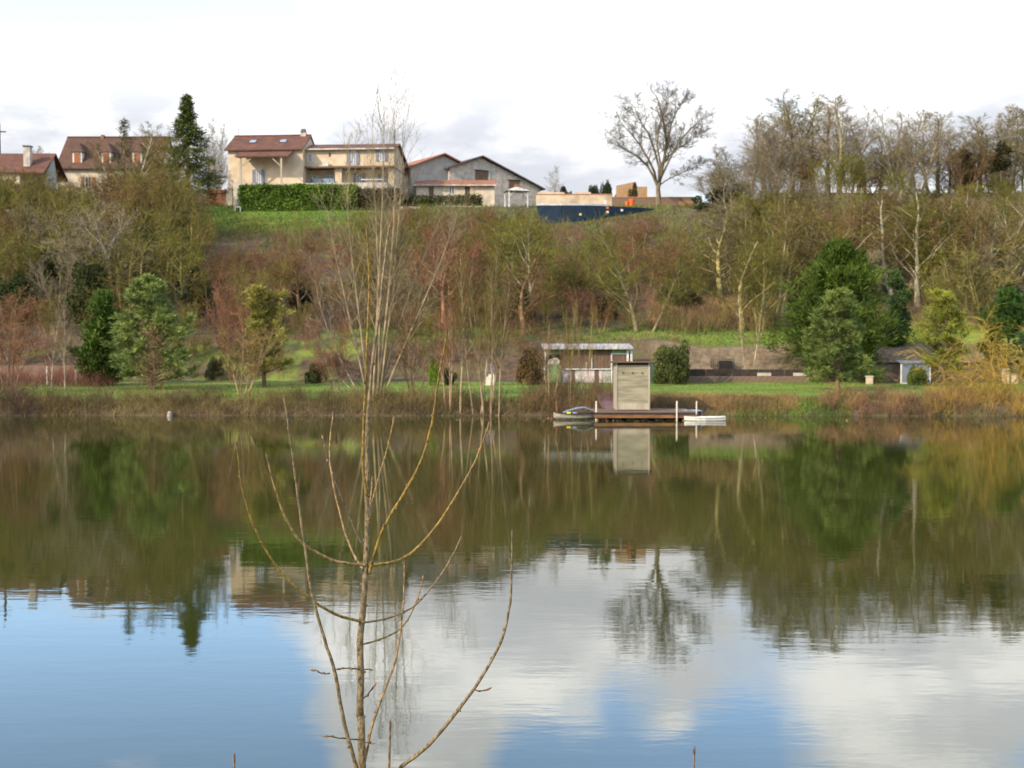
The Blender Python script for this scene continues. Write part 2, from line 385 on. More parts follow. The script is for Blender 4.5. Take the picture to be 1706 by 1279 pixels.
def kids(P, Rr, L, m, rng, start=.3, end=1., ang=(30, 60), ratio=(.35, .6), npt=4, wander=.12, trop=.08, rr=.55, rmin=.008, taper=.5, tip=.35, flat=0):
    B, n, _ = P.shape
    tt = start + (end - start) * ((np.arange(m)[None] + rng.random((B, m))) / m)
    u = tt * (n - 1); i = np.clip(np.floor(u).astype(int), 0, n - 2); f = (u - i)[..., None]
    bi = np.arange(B)[:, None]
    A, Bp = P[bi, i], P[bi, i + 1]; pos = A * (1 - f) + Bp * f; tan = unit(Bp - A)
    rad = Rr[bi, i] * (1 - f[..., 0]) + Rr[bi, i + 1] * f[..., 0]
    az = np.arange(m)[None] * 2.4 + rng.random((B, 1)) * 6.28 + rng.normal(size=(B, m)) * .5
    ref = unit(np.array([.13, .21, .97]) + 0 * tan); U = unit(np.cross(tan, ref)); Vv = np.cross(tan, U)
    a = np.radians(rng.uniform(*ang, size=(B, m)))[..., None]
    d = np.cos(a) * tan + np.sin(a) * (np.cos(az)[..., None] * U + np.sin(az)[..., None] * Vv)
    if flat: d[..., 2] *= (1 - flat)
    LL = L[:, None] * rng.uniform(*ratio, size=(B, m)) * (1 - taper * (tt - start) / max(1e-6, 1 - start))
    pts = walk(pos.reshape(-1, 3), d.reshape(-1, 3), LL.ravel(), npt, wander, trop, rng)
    r0 = np.maximum(rad * rr, rmin).ravel()
    return pts, r0[:, None] * np.linspace(1, tip, npt)[None], LL.ravel()
def stems(rng, n, H, r, spread, npt=8, wander=.05, trop=.1, base=.15, lean=0):
    az = np.arange(n) * 2.4 + rng.random(n) * 1.2
    tilt = np.radians(spread) * (rng.random(n) ** .7 if n > 1 else np.full(n, .2))
    d = np.stack([np.sin(tilt) * np.cos(az) + lean, np.sin(tilt) * np.sin(az), np.cos(tilt)], 1)
    p0 = np.stack([base * np.cos(az), base * np.sin(az), np.full(n, -.15)], 1) * (1 if n > 1 else 0) + np.array([0, 0, -.15 if n == 1 else 0])
    L = H * rng.uniform(.75, 1.02, n) if n > 1 else np.array([H])
    P = walk(p0, d, L, npt, wander, trop, rng)
    return P, r * np.linspace(1, .16, npt)[None] * (rng.uniform(.6, 1, (n, 1)) if n > 1 else 1), L
def proto(name, seed, H, st, lv, kt=7):
    """bare tree: stems plus levels of branches; the first levels make the trunk mesh, the rest the crown mesh"""
    rng = np.random.default_rng(seed)
    P, Rr, L = stems(rng, **st)
    big = [tubes(P, Rr, kt, rng)]; fine = []
    for q, k in enumerate(lv):
        k = dict(k); m = k.pop('m'); thick = k.pop('trunk', False)
        P, Rr, L = kids(P, Rr, L, m, rng, **k)
        sides = 5 if thick else (3 if q < len(lv) - 1 else 2)
        (big if thick else fine).append(tubes(P, Rr, sides, rng))
    top = max(v[:, 2].max() for v, f in fine)
    wid = np.percentile(np.abs(np.concatenate([v[:, 0] for v, f in fine])), 97)
    return dict(trunk=mesh_np(name + '_trunk', big, 'bark', True), crown=mesh_np(name + '_crown', fine, 'twig'), H=top, W=wid)
TW = dict(npt=3, wander=.16, trop=.06, rmin=.009, tip=.4)
PR = {}
for i in range(4):     # tall slim woodland tree
    PR['tall%d' % i] = proto('tall_tree', 10 + i, 14, dict(n=1 + i % 3, H=13.5, r=.14, spread=16, npt=10, wander=.04, trop=.04, base=.4),
        [dict(m=20, start=.14, ang=(16, 38), ratio=(.26, .46), npt=6, wander=.08, trop=.07, rr=.45, taper=.78, trunk=True),
         dict(m=8, start=.12, ang=(22, 48), ratio=(.32, .6), npt=4, wander=.12, trop=.1, rmin=.016),
         dict(m=7, start=.15, ang=(25, 60), ratio=(.4, .7), **{**TW, 'rmin': .010}),
         dict(m=3, start=.1, ang=(25, 60), ratio=(.45, .8), **{**TW, 'rmin': .009})])
for i in range(4):     # many-stemmed bushy tree
    PR['bushy%d' % i] = proto('bushy_tree', 30 + i, 7, dict(n=5 + i, H=6.5, r=.075, spread=26 + 4 * i, npt=8, wander=.06, trop=.06, base=.2),
        [dict(m=9, start=.2, ang=(20, 45), ratio=(.25, .5), npt=5, wander=.1, trop=.08, rr=.5, rmin=.014, taper=.4, trunk=True),
         dict(m=8, start=.15, ang=(25, 55), ratio=(.35, .65), **{**TW, 'rmin': .013}),
         dict(m=7, start=.1, ang=(25, 60), ratio=(.45, .8), **{**TW, 'rmin': .011})])
for i in range(3):     # round-crowned bare tree
    PR['round%d' % i] = proto('round_tree', 50 + i, 9, dict(n=1, H=7.2, r=.17, spread=10, npt=8, wander=.07, trop=.04),
        [dict(m=13, start=.28, ang=(30, 62), ratio=(.35, .62), npt=6, wander=.12, trop=.1, rr=.55, taper=.5, trunk=True),
         dict(m=9, start=.2, ang=(28, 60), ratio=(.34, .62), npt=4, wander=.14, trop=.06, rmin=.016),
         dict(m=7, start=.15, ang=(28, 65), ratio=(.4, .72), **{**TW, 'rmin': .012}),
         dict(m=5, start=.1, ang=(28, 65), ratio=(.45, .8), **{**TW, 'rmin': .010})])
for i in range(3):     # thin shoreline pole with short upright twigs
    PR['slim%d' % i] = proto('slim_tree', 70 + i, 10, dict(n=1 + i, H=9.5, r=.075, spread=12, npt=9, wander=.035, trop=.03, base=.25),
        [dict(m=22, start=.3, ang=(16, 34), ratio=(.16, .34), npt=4, wander=.06, trop=.12, rr=.45, rmin=.012, taper=.5, trunk=True),
         dict(m=7, start=.15, ang=(18, 40), ratio=(.4, .7), **{**TW, 'rmin': .009}),
         dict(m=5, start=.15, ang=(18, 40), ratio=(.45, .8), **{**TW, 'rmin': .007})])

def leaves(cen, size, rng, up=0., stretch=1.7, along=None):
    """one small diamond leaf at each centre"""
    n = len(cen); a = unit(rng.normal(size=(n, 3)) + np.array([0, 0, up])) if along is None else unit(along)
    b = unit(np.cross(a, rng.normal(size=(n, 3)))); s = (size * rng.uniform(.6, 1.4, n))[:, None]
    V = np.stack([cen - a * s * stretch, cen + b * s, cen + a * s * stretch, cen - b * s], 1).reshape(-1, 3)
    return V, np.arange(4 * n).reshape(-1, 4)
def conifer(name, seed, H, Rad, nb, shape, rise, per, slen, swid, r=.12, droop=0., tuft=0, start=.08, jag=.25):
    rng = np.random.default_rng(seed)
    tz = start + (1 - start) * (np.arange(nb) + rng.random(nb)) / nb
    az = np.arange(nb) * 2.4 + rng.normal(size=nb) * .4
    L = Rad * np.array([shape(q) for q in tz]) * rng.uniform(1 - jag, 1 + jag * .6, nb) + .04
    d = np.stack([np.cos(az), np.sin(az), rise * (0.5 + tz) + rng.normal(size=nb) * .12], 1)
    p0 = np.stack([0 * tz, 0 * tz, tz * H * .97], 1)
    P = walk(p0, d, L, 6, .07, droop, rng); Rr = (.015 + .02 * L)[:, None] * np.linspace(1, .25, 6)[None]
    tr = np.stack([0 * np.arange(9.), .02 * np.sin(np.arange(9.)), np.linspace(-.2, H, 9)], 1)[None]
    big = [tubes(tr, np.linspace(r, .015, 9)[None], 8, rng), tubes(P, Rr, 4, rng)]
    P2, R2, L2 = kids(P, Rr, L, 7, rng, start=.2, ang=(25, 60), ratio=(.25, .5), npt=4, wander=.1, trop=.12 if tuft else rise * .15, rmin=.008, taper=.4)
    big.append(tubes(P2, R2, 3, rng))
    allP = np.concatenate([P[:, 3:].reshape(-1, 3), P2[:, (2 if tuft else 1):].reshape(-1, 3)])
    allD = np.concatenate([np.gradient(P, axis=1)[:, 3:].reshape(-1, 3), np.gradient(P2, axis=1)[:, (2 if tuft else 1):].reshape(-1, 3)])
    rep = np.repeat(np.arange(len(allP)), per)
    cen = allP[rep]; dr = unit(allD)[rep]
    if tuft:       # needles splayed round the shoot
        dd = unit(dr * .6 + rng.normal(size=cen.shape) * .62 + np.array([0, 0, .45])); cen = cen + dd * slen * .6 + dr * (rng.random((len(cen), 1)) - .5) * slen
    else:
        dd = unit(dr + rng.normal(size=cen.shape) * .4 + np.array([0, 0, rise * .3])); cen = cen + rng.normal(size=cen.shape) * slen * .5
    fol = leaves(cen, swid, rng, stretch=slen / swid / 2, along=dd)
    return dict(trunk=mesh_np(name + '_trunk', big, 'bark', True), crown=mesh_np(name + '_needles', [fol], 'needle'), H=H, W=Rad)
PR['pine'] = conifer('pine', 1, 7, 2.5, 42, lambda q: (min(1, q / .16) ** .6) * (1.06 - q) ** .7, .5, 34, .32, .018, .13, .05, 1, .06, .55)
PR['pine_b'] = conifer('pine', 2, 6.5, 2.3, 36, lambda q: (min(1, q / .3) ** .7) * (1.1 - q) ** .5, .7, 20, .34, .018, .12, .06, 1, .1, .6)
PR['spruce'] = conifer('spruce', 3, 13, 3.1, 110, lambda q: (1.02 - q) ** 1.15, -.1, 7, .3, .035, .2, .0, 0, .03, .55)
PR['thin_spruce'] = conifer('thin_spruce', 8, 13, 2.6, 60, lambda q: (1.02 - q) ** 1.0, -.1, 2, .3, .03, .16, .0, 0, .03, .6)
PR['yew'] = conifer('dark_conifer', 4, 8.5, 4.0, 135, lambda q: (min(1, q / .14) ** .5) * (1.04 - q) ** .75, .5, 17, .36, .024, .2, .045, 0, .03, .5)
PR['cypress'] = conifer('cypress', 5, 7, 1.7, 90, lambda q: (1.06 - q) ** .6, 1.0, 10, .28, .04, .14, .05, 0, .02, .3)
PR['larch'] = conifer('larch', 6, 4.6, 1.5, 60, lambda q: (min(1, q / .2)) * (1.04 - q) ** .8, .5, 2, .12, .02, .05, .05, 0, .1, .3)

def bush(name, seed, lobes, n, size, stretch=1.6, stem=4, rmul=1., fill=.55):
    rng = np.random.default_rng(seed); cs = []
    vol = np.array([a[1] * a[1] * a[2] for a in lobes]); cnt = (n * vol ** .67 / (vol ** .67).sum()).astype(int)
    for (c, rh, rv), k in zip(lobes, cnt):
        d = unit(rng.normal(size=(k, 3))); rr = fill + (1.06 - fill) * rng.random((k, 1)) ** .6
        lump_ = 1 + .2 * np.sin(d[:, :1] * 5 + c[0] * 3) * np.cos(d[:, 2:] * 6 + d[:, 1:2] * 4)
        cs.append(np.array(c) + d * rr * lump_ * np.array([rh, rh, rv]))
    cen = np.concatenate(cs); cen = cen[cen[:, 2] > .03]
    P, Rr, L = stems(rng, stem, max(c[2] + rv * .6 for c, rh, rv in lobes), .05, 30, npt=6)
    P2, R2, L2 = kids(P, Rr, L, 8, rng, start=.25, rmin=.012)
    return dict(trunk=mesh_np(name + '_stems', [tubes(P, Rr, 5, rng), tubes(P2, R2, 3, rng)], 'bark', True),
                crown=mesh_np(name + '_leaves', [leaves(cen, size, rng, .2, stretch)], 'leaf'), H=max(c[2] + rv for c, rh, rv in lobes), W=max(abs(c[0]) + rh for c, rh, rv in lobes))
def rl(seed, n, w, h, r):
    g = np.random.default_rng(seed); out = []
    for i in range(int(n * 2.2)):
        a = g.random(); zz = g.uniform(.1, .85) * h; ww = w * 1.25 * (1 - .5 * (zz / h) ** 2)
        out.append(((g.uniform(-ww, ww), g.uniform(-ww * .7, ww * .7), zz), g.uniform(.35, .8) * r, g.uniform(.4, .85) * r))
    return out
PR['bush_a'] = bush('bush', 81, rl(1, 9, 1.2, 2.4, .75), 5200, .05)
PR['bush_b'] = bush('bush', 82, rl(2, 7, 1.0, 2.6, .7), 4200, .055)
PR['bush_c'] = bush('bush', 83, rl(3, 11, 1.6, 2.2, .8), 5600, .055)
PR['ivy'] = bush('ivy', 84, [((.25 * math.sin(i * 1.9), .25 * math.cos(i * 1.3), .6 + i * .55), .75 - .04 * i + .2 * math.sin(i * 2.2), .6) for i in range(11)], 5200, .06, stem=2)

def put(kind, name, px, y, top_row, label, cat='tree', group=None, col=(.16, .12, .06), bark=None, width=None, rz=None, base_dz=0., crown_name='crown', trunk_name='trunk', rng=random.Random(5)):
    """plant a copy of a prototype at column px and distance y; its height follows from the row of its top"""
    p = PR[kind]; x = X(px, y); z = zt1(x, y) + base_dz
    h = max(.4, Z(top_row, y) - z); s = h / p['H']
    sx = s if width is None else (width * y / F) / (2 * p['W'])
    o = empty(name, (x, y, z - .03), rng.random() * 6.28 if rz is None else rz, label, cat, group)
    o.scale = (sx, sx, s)
    link(trunk_name, p['trunk'], o, bark or tuple(min(1, c * 1.25 + .03) for c in col))
    link(crown_name, p['crown'], o, col)
    return o

# ------------------------------------------------------------------ buildings on the hill
def window(parent, x, z0, w, h, y, name='window', pane='glass', shut=None, frame='white_paint', sw=None, mull=1, trim=None):
    """window set in a front wall (facing -y): frame with mullions, its panes and shutters are sub-parts"""
    f = MB(); t = min(.09, w * .14)
    f.box(x - w / 2, x - w / 2 + t, y - .05, y + .05, z0, z0 + h).box(x + w / 2 - t, x + w / 2, y - .05, y + .05, z0, z0 + h)
    f.box(x - w / 2 + t, x + w / 2 - t, y - .05, y + .05, z0 + h - t, z0 + h).box(x - w / 2 + t, x + w / 2 - t, y - .05, y + .05, z0, z0 + t)
    for i in range(mull):
        mx = x - w / 2 + w * (i + 1) / (mull + 1); f.box(mx - t / 2, mx + t / 2, y - .045, y + .045, z0 + t, z0 + h - t)
    o = f.build(name, frame, parent)
    edges = [x - w / 2 + t] + [x - w / 2 + w * (i + 1) / (mull + 1) for i in range(mull)] + [x + w / 2 - t]
    for a, b in zip(edges[:-1], edges[1:]):
        MB().box(a + .004, b - .004, y - .012, y + .03, z0 + t + .002, z0 + h - t - .002).build('pane', pane, o)
    if shut:
        s = sw or w * .48
        for sd in (-1, 1):
            a = x + sd * (w / 2 + .03); b = a + sd * s
            q = MB().box(min(a, b), max(a, b), y - .09, y - .055, z0 + .02, z0 + h)
            for zz in (.18, .5, .82): q.box(min(a, b) + .03, max(a, b) - .03, y - .105, y - .091, z0 + h * zz - .04, z0 + h * zz + .04)
            q.build('shutter', shut, o)
    if trim:
        q = MB(); k = .2
        q.box(x - w / 2 - k, x - w / 2 - .003, y - .06, y + .08, z0 - .12, z0 + h + .16).box(x + w / 2 + .003, x + w / 2 + k, y - .06, y + .08, z0 - .12, z0 + h + .16)
        q.box(x - w / 2 - .002, x + w / 2 + .002, y - .06, y + .08, z0 + h + .003, z0 + h + .16).box(x - w / 2 - .002, x + w / 2 + .002, y - .09, y + .08, z0 - .12, z0 - .003)
        q.build('stone_surround', trim, o)
    return o
def slope_roof(name, mat, parent, x0, x1, ye, ze, yr, zr, th=.16):
    """one roof slope from the eave (ye, ze) up to the ridge (yr, zr)"""
    return MB().prism_x([(ye, ze), (yr, zr), (yr, zr + th), (ye, ze + th)], x0, x1).build(name, mat, parent)

# --- the big plastered farmhouse
D = 162.0; k = D / F
def hx(px): return (px - 507) * k
def hz(row): return (345 - row) * k
hroot = empty('farmhouse', (X(507, D), D, Z(345, D)), R(-5), 'large ochre plastered farmhouse with red tile roof, porch and gallery above the hedge', 'house')
xl, xr = hx(379), hx(506); ez, rz_ = hz(247.5), hz(252) + 2.35; dep = 8.0
wl = MB(); wl.prism_x([(0, -.6), (dep, -.6), (dep, ez), (dep / 2, rz_ - .1), (0, ez)], xl, xr)
wl.hexa([(xl - .45, -.35, -.7), (xl + .6, -.35, -.7), (xl + .6, 1.2, -.7), (xl - .45, 1.2, -.7)], [(xl - .02, -.004, 3.0), (xl + .5, -.004, 3.0), (xl + .5, .6, 3.0), (xl - .02, .6, 3.0)])
wl.build('wall', 'plaster', hroot)
rf = slope_roof('roof', 'tile_red', hroot, xl - .35, xr + .12, -.45, ez - .28, dep / 2, rz_)
slope_roof('rear_slope', 'tile_red', rf, xl - .35, xr + .12, dep + .4, ez - .26, dep / 2 + .003, rz_)
MB().cyl((xl - .35, dep / 2, rz_ + .17), (xr + .12, dep / 2, rz_ + .17), .13, k=8).build('ridge_tile', 'tile_red', rf)
cx = hx(494)
ch = MB(); ch.box(cx - .35, cx + .35, dep / 2 - .3, dep / 2 + .3, rz_ - .3, rz_ + .55); ch.build('chimney', 'stone_pale', rf)
MB().prism_x([(dep / 2 - .4, rz_ + .56), (dep / 2 + .4, rz_ + .56), (dep / 2, rz_ + 1.0)], cx - .3, cx + .3).build('chimney_cap', 'tile_dark', rf)
for p in (414, 466):       # roof lights lie on the slope
    a = hx(p); s0, s1 = .45, .66
    def sl(s, up): return (-.45 + (dep / 2 + .45) * s, (ez - .28) + (rz_ - ez + .28) * s + .16 + up)
    fr = MB().prism_x([sl(s0, .0), sl(s1, .0), sl(s1, .08), sl(s0, .08)], a - .45, a + .45).build('roof_light', 'dark_metal', rf)
    fr2 = MB().prism_x([sl(s0 + .02, .082), sl(s1 - .02, .082), sl(s1 - .02, .1), sl(s0 + .02, .1)], a - .38, a + .38).build('roof_pane', 'door_glass', rf)
MB().cyl((hx(381), dep / 2, rz_ - .5), (hx(381), dep / 2, rz_ + 1.2), .03, k=6).bar((hx(381) - .4, dep / 2, rz_ + 1.0), (hx(381) + .4, dep / 2, rz_ + 1.0), .03).build('antenna', 'dark_metal', rf)
# porch
pz = hz(266); pr = MB()
pr.prism_x([(-2.6, pz), (-.02, pz + .95), (-.02, pz + 1.1), (-2.6, pz + .15)], hx(401), hx(491))
porch = pr.build('porch_roof', 'tile_red', hroot)
fl = hz(310)
for p in (410, 478):
    MB().box(hx(p) - .1, hx(p) + .1, -2.4, -2.2, fl, pz - .05).build('porch_post', 'wood_pale', hroot)
MB().box(hx(404), hx(489), -2.42, -2.2, pz - .05, pz + .1).build('porch_beam', 'wood_pale', hroot)
MB().bar((hx(412), -2.3, pz - 1.0), (hx(428), -2.3, pz - .08), .12).build('knee_brace', 'wood_pale', hroot)
MB().bar((hx(476), -2.3, pz - 1.0), (hx(462), -2.3, pz - .08), .12).build('knee_brace', 'wood_pale', hroot)
MB().box(hx(400), hx(655), -2.9, -.005, -.8, fl).build('terrace', 'stone_pale', hroot)
window(hroot, hx(431), fl + .02, .62, 2.05, -.02, 'french_door', 'door_glass', 'shutter_grey', sw=.42)
# gallery wing
wy0 = 1.5; wx1 = hx(655); uz0, uz1 = hz(276), hz(247); slab = uz0 - .2
yr, zr = wy0 + 2.6, hz(237) + .1; yb, zb = wy0 + 9.0, hz(262)
up = MB(); up.prism_x([(wy0, uz0), (yb, uz0), (yb, zb), (yr, zr - .1), (wy0, uz1)], xr + .003, wx1); up.build('upper_wall', 'plaster', hroot)
MB().prism_x([(wy0 + 1.7, -.5), (yb - .01, -.5), (yb - .01, slab - .003), (wy0 + 1.7, slab - .003)], xr + .003, wx1 - .01).build('ground_wall', 'plaster_pale', hroot)
MB().box(xr + .003, wx1 - .01, -.003, wy0 + 1.69, -.5, fl - .01).build('gallery_floor', 'stone_pale', hroot)
MB().box(hx(493), wx1 + .1, wy0 - .7, wy0 + 1.69, slab, uz0 - .003).build('balcony_slab', 'wood_brown', hroot)
for a, b in ((556, 567), (646, 655)):
    MB().box(hx(a), hx(b), wy0 - .1, wy0 + .5, fl - .2, slab - .004).build('pillar', 'plaster', hroot)
wr = slope_roof('wing_roof', 'tile_red', hroot, xr + .13, wx1 + .35, wy0 - .5, uz1 - .06, yr, zr, .14)
slope_roof('rear_slope', 'tile_red', wr, xr + .13, wx1 + .35, yb + .5, zb - .18, yr + .003, zr, .14)
MB().box(xr + .14, wx1 + .3, wy0 - .6, wy0 - .505, uz1 - .12, uz1 + .04).build('gutter', 'white_weathered', wr)
window(hroot, hx(587), hz(273), .62, 1.72, wy0 - .02, shut='shutter_grey', sw=.38, pane='door_glass')
window(hroot, hx(635), hz(268), .62, 1.4, wy0 - .02, shut='shutter_grey', sw=.38, pane='door_glass')
window(hroot, hx(512) + .12, hz(268), .5, 1.05, wy0 - .02, pane='door_glass', mull=0)
MB().box(hx(547) - .12, hx(547) + .12, wy0 - .03, wy0 + .05, hz(259), hz(253)).build('vent_opening', 'dark_metal', hroot)
MB().box(hx(541) - .4, hx(541) + .4, wy0 - .62, wy0 - .25, uz0 + .003, uz0 + .5).build('air_conditioner', 'white_weathered', hroot)
gy0 = wy0 + 1.68
window(hroot, hx(513), fl, 1.0, 1.7, gy0, 'french_door', 'door_glass')
window(hroot, hx(542), fl, 1.1, 1.75, gy0, 'french_door', 'door_glass')
window(hroot, hx(592), fl, .6, 1.8, gy0, 'french_door', 'glass', 'shutter_grey', sw=.4)
window(hroot, hx(634), fl + .1, .6, 1.6, gy0, shut='shutter_grey', sw=.38)
for i, (a, b) in enumerate(((522, 534), (535, 547), (548, 555))):
    MB().box(hx(a), hx(b), wy0 - .5, wy0 - .47, fl, fl + 1.0).build('balustrade_panel', 'blue_grey', hroot)
MB().box(hx(600), hx(640), wy0 - .5, wy0 - .42, fl + .8, fl + .88).build('rail', 'white_paint', hroot)

# --- house with brown roof and three dormers
D2 = 175.0; k2 = D2 / F
def bx_(px): return (px - 184) * k2
def bz_(row): return (343 - row) * k2
b = empty('dormer_house', (X(184, D2), D2, Z(343, D2)), 0, 'house with steep brown tile roof and three shuttered dormers beside the spruce', 'house')
e0, r0 = bz_(279), bz_(226) + .25
MB().prism_x([(0, -1), (9, -1), (9, e0), (4.5, r0 - .1), (0, e0)], bx_(100), bx_(269)).build('wall', 'plaster_pale', b)
rf = slope_roof('roof', 'tile_brown', b, bx_(97), bx_(272), -.5, e0 - .3, 4.5, r0)
slope_roof('rear_slope', 'tile_brown', rf, bx_(97), bx_(272), 9.5, e0 - .3, 4.503, r0)
MB().cyl((bx_(97), 4.5, r0 + .17), (bx_(272), 4.5, r0 + .17), .12, k=8).build('ridge_tile', 'tile_brown', rf)
def roofz(y): return (e0 - .3) + (r0 - e0 + .3) * (y + .5) / 5.0
for p in (130.5, 178.5, 230):
    a = bx_(p); z0 = bz_(276); y0 = .35; zt_ = bz_(253)
    dm = MB().box(a - .62, a + .62, y0, y0 + 2.4, z0 - .2, zt_).build('dormer', 'stone_trim', b)
    window(dm, a, z0 + .12, .78, zt_ - z0 - .3, y0 - .02, 'window', 'shutter_brown', frame='shutter_brown')
    q = MB(); E = .82; top = (a, y0 + 1.0, bz_(236))
    q.poly([(a - E, y0 - .2, zt_), (a + E, y0 - .2, zt_), (a + E, y0 + 3.4, zt_), (a - E, y0 + 3.4, zt_), top, (a, y0 + 3.8, bz_(236))],
           [(0, 1, 4), (1, 2, 5, 4), (3, 0, 4, 5), (2, 3, 5), (3, 2, 1, 0)])
    q.build('dormer_roof', 'tile_brown', dm)
for p in (150, 205): window(b, bx_(p), bz_(312), .9, 1.4, -.02, pane='glass', shut='shutter_brown')
MB().box(bx_(155), bx_(160), 4.2, 4.8, r0 - .2, r0 + .45).build('chimney', 'brick_red', rf)

# --- long low house with red roof at the far left
D3 = 160.0; k3 = D3 / F
def cx_(px): return (px - 30) * k3
def cz_(row): return (343 - row) * k3
b = empty('cottage', (X(30, D3), D3, Z(343, D3)), 0, 'low cottage with red tile roof and stone chimney at the left edge', 'house')
e0, r0 = cz_(286), cz_(252) + .1
MB().prism_x([(0, -1), (8, -1), (8, e0), (4, r0 - .1), (0, e0)], cx_(-90), cx_(36)).build('wall', 'plaster_pale', b)
MB().prism_x([(1.6, -1), (5.0, -1), (5.0, e0), (4, r0 - .15), (1.6, e0)], cx_(36) + .003, cx_(74)).build('recessed_wall', 'plaster_shaded', b)  # shadow of the front block put into the grey wall colour
rf = slope_roof('roof', 'tile_red', b, cx_(-94), cx_(78), -.4, e0 - .25, 4, r0)
slope_roof('rear_slope', 'tile_red', rf, cx_(-94), cx_(78), 8.4, e0 - .25, 4.003, r0)
MB().box(cx_(38), cx_(49), .9, 1.7, e0 - .2, cz_(243)).build('chimney', 'stone_pale', rf)
MB().box(cx_(37), cx_(50), .8, 1.8, cz_(243) + .003, cz_(241)).build('chimney_cap', 'tile_dark', rf)
for p in (-40, 12): window(b, cx_(p), cz_(318), .9, 1.4, -.02, shut='shutter_brown')

# --- two barns and the low tiled annex
def barn(name, label, px, D, apex_row, base_row, wl_, wr_, el, er, dep, wallm, roofm, rzd):
    kk = D / F; b = empty(name, (X(px, D), D, Z(base_row, D)), R(rzd), label, 'barn')
    ap = (base_row - apex_row) * kk
    MB().prism_y([(-wl_, -1), (wr_, -1), (wr_, er), (0, ap - .12), (-wl_, el)], 0, dep).build('wall', wallm, b)
    for nm, xe, ze in (('roof', -wl_ - .5, el - .5 * (ap - el) / wl_), ('roof_slope', wr_ + .6, er - .6 * (ap - er) / wr_)):
        MB().prism_y([(xe, ze), (0, ap), (0, ap + .16), (xe, ze + .16)] if xe < 0 else [(0.003, ap), (xe, ze), (xe, ze + .16), (0.003, ap + .16)], -.55, dep + .3).build(nm, roofm, b)
    return b, ap
b, ap = barn('barn', 'barn with shaded grey plastered gable and orange tile roof next to the farmhouse', 739, 172, 258, 348, 4.6, 4.9, 5.2, 5.1, 9, 'plaster_shaded', 'tile_orange', 30)  # shade on the gable is part of its grey wall colour
MB().prism_y([(-4.61, -1), (-4.61, 4.3), (-7.4, 3.4), (-7.4, -1)][::-1], 1.0, 8).build('lean_to_wall', 'plaster_pale', b)
MB().prism_y([(-4.7, 4.34), (-4.7, 4.48), (-7.8, 3.42), (-7.8, 3.28)], .6, 8.2).build('lean_to_roof', 'tile_orange', b)
MB().cyl((1.6, 6, 5.9), (1.6, 6, 7.3), .16, k=8).build('flue', 'white_weathered', b)
b, ap = barn('barn', 'old barn with dark tile roof running low to the right and hay doors', 802, 174, 262, 350, 4.6, 8.8, 5.3, 3.35, 10, 'stone_pale', 'tile_dark', 28)
for x0, x1, z0, z1 in ((-.9, 1.0, 3.6, 5.1), (4.1, 5.7, 2.6, 4.1)):
    f = MB().box(x0 - .1, x1 + .1, -.06, .05, z1 + .003, z1 + .16).build('opening', 'dark_wood', b)
    MB().box(x0, x1, -.03, .05, z0, z1).build('boarding', 'wood_brown', f)
MB().box(4.9, 5.7, -.06, -.033, 2.65, 3.7).build('door_leaf', 'terracotta', b)
MB().box(1.12, 1.3, -.05, .05, 3.7, 5.1).build('door_jamb', 'white_weathered', b)
D4 = 167.0; k4 = D4 / F
def ax(px): return (px - 758) * k4
def az_(row): return (345 - row) * k4
b = empty('annex', (X(758, D4), D4, Z(345, D4)), 0, 'low annex with red tile roof and white window in front of the barns', 'house')
e0, r0 = az_(308), az_(299) + .25
MB().prism_x([(0, -1), (4, -1), (4, r0 - .1), (0, e0)], ax(694), ax(824)).build('wall', 'plaster_pale', b)
rf = slope_roof('roof', 'tile_orange', b, ax(690), ax(827), -.45, e0 - .12, 4.2, r0 + .02, .14)
MB().box(ax(690), ax(827), -.55, -.455, e0 - .17, e0 - .02).build('gutter', 'white_weathered', rf)
window(b, ax(753), az_(324), .72, 1.0, -.02)
MB().box(ax(715), ax(723), -.04, .04, -.5, az_(312)).build('door', 'wood_brown', b)
MB().box(ax(706), ax(709), -.04, .04, -.5, az_(313)).build('door', 'white_weathered', b)
MB().box(ax(775), ax(783), -.04, .04, -.5, az_(311)).build('door', 'dark_wood', b)
MB().box(ax(784), ax(790), -.1, -.003, -.5, az_(310)).build('pilaster', 'plaster', b)

# --- white garden pavilion
D5 = 160.0; k5 = D5 / F
g = empty('garden_pavilion', (X(860, D5), D5, Z(346, D5)), R(15), 'small white open garden pavilion beside the old barn', 'pavilion')
for sx in (-1, 1):
    for sy in (-1, 1): MB().box(sx * 1.15 - .06, sx * 1.15 + .06, sy * 1.0 - .06, sy * 1.0 + .06, 0, 1.95).build('post', 'white_paint', g)
MB().poly([(-1.45, -1.3, 1.95), (1.45, -1.3, 1.95), (1.45, 1.3, 1.95), (-1.45, 1.3, 1.95), (-.2, 0, 2.5), (.2, 0, 2.5)], [(0, 1, 5, 4), (1, 2, 5), (2, 3, 4, 5), (3, 0, 4), (3, 2, 1, 0)]).build('roof', 'white_weathered', g)
for sx in (-1, 1): MB().bar((sx * 1.1, -1.02, 1.3), (sx * .45, -1.02, 1.9), .07).build('brace', 'white_paint', g)

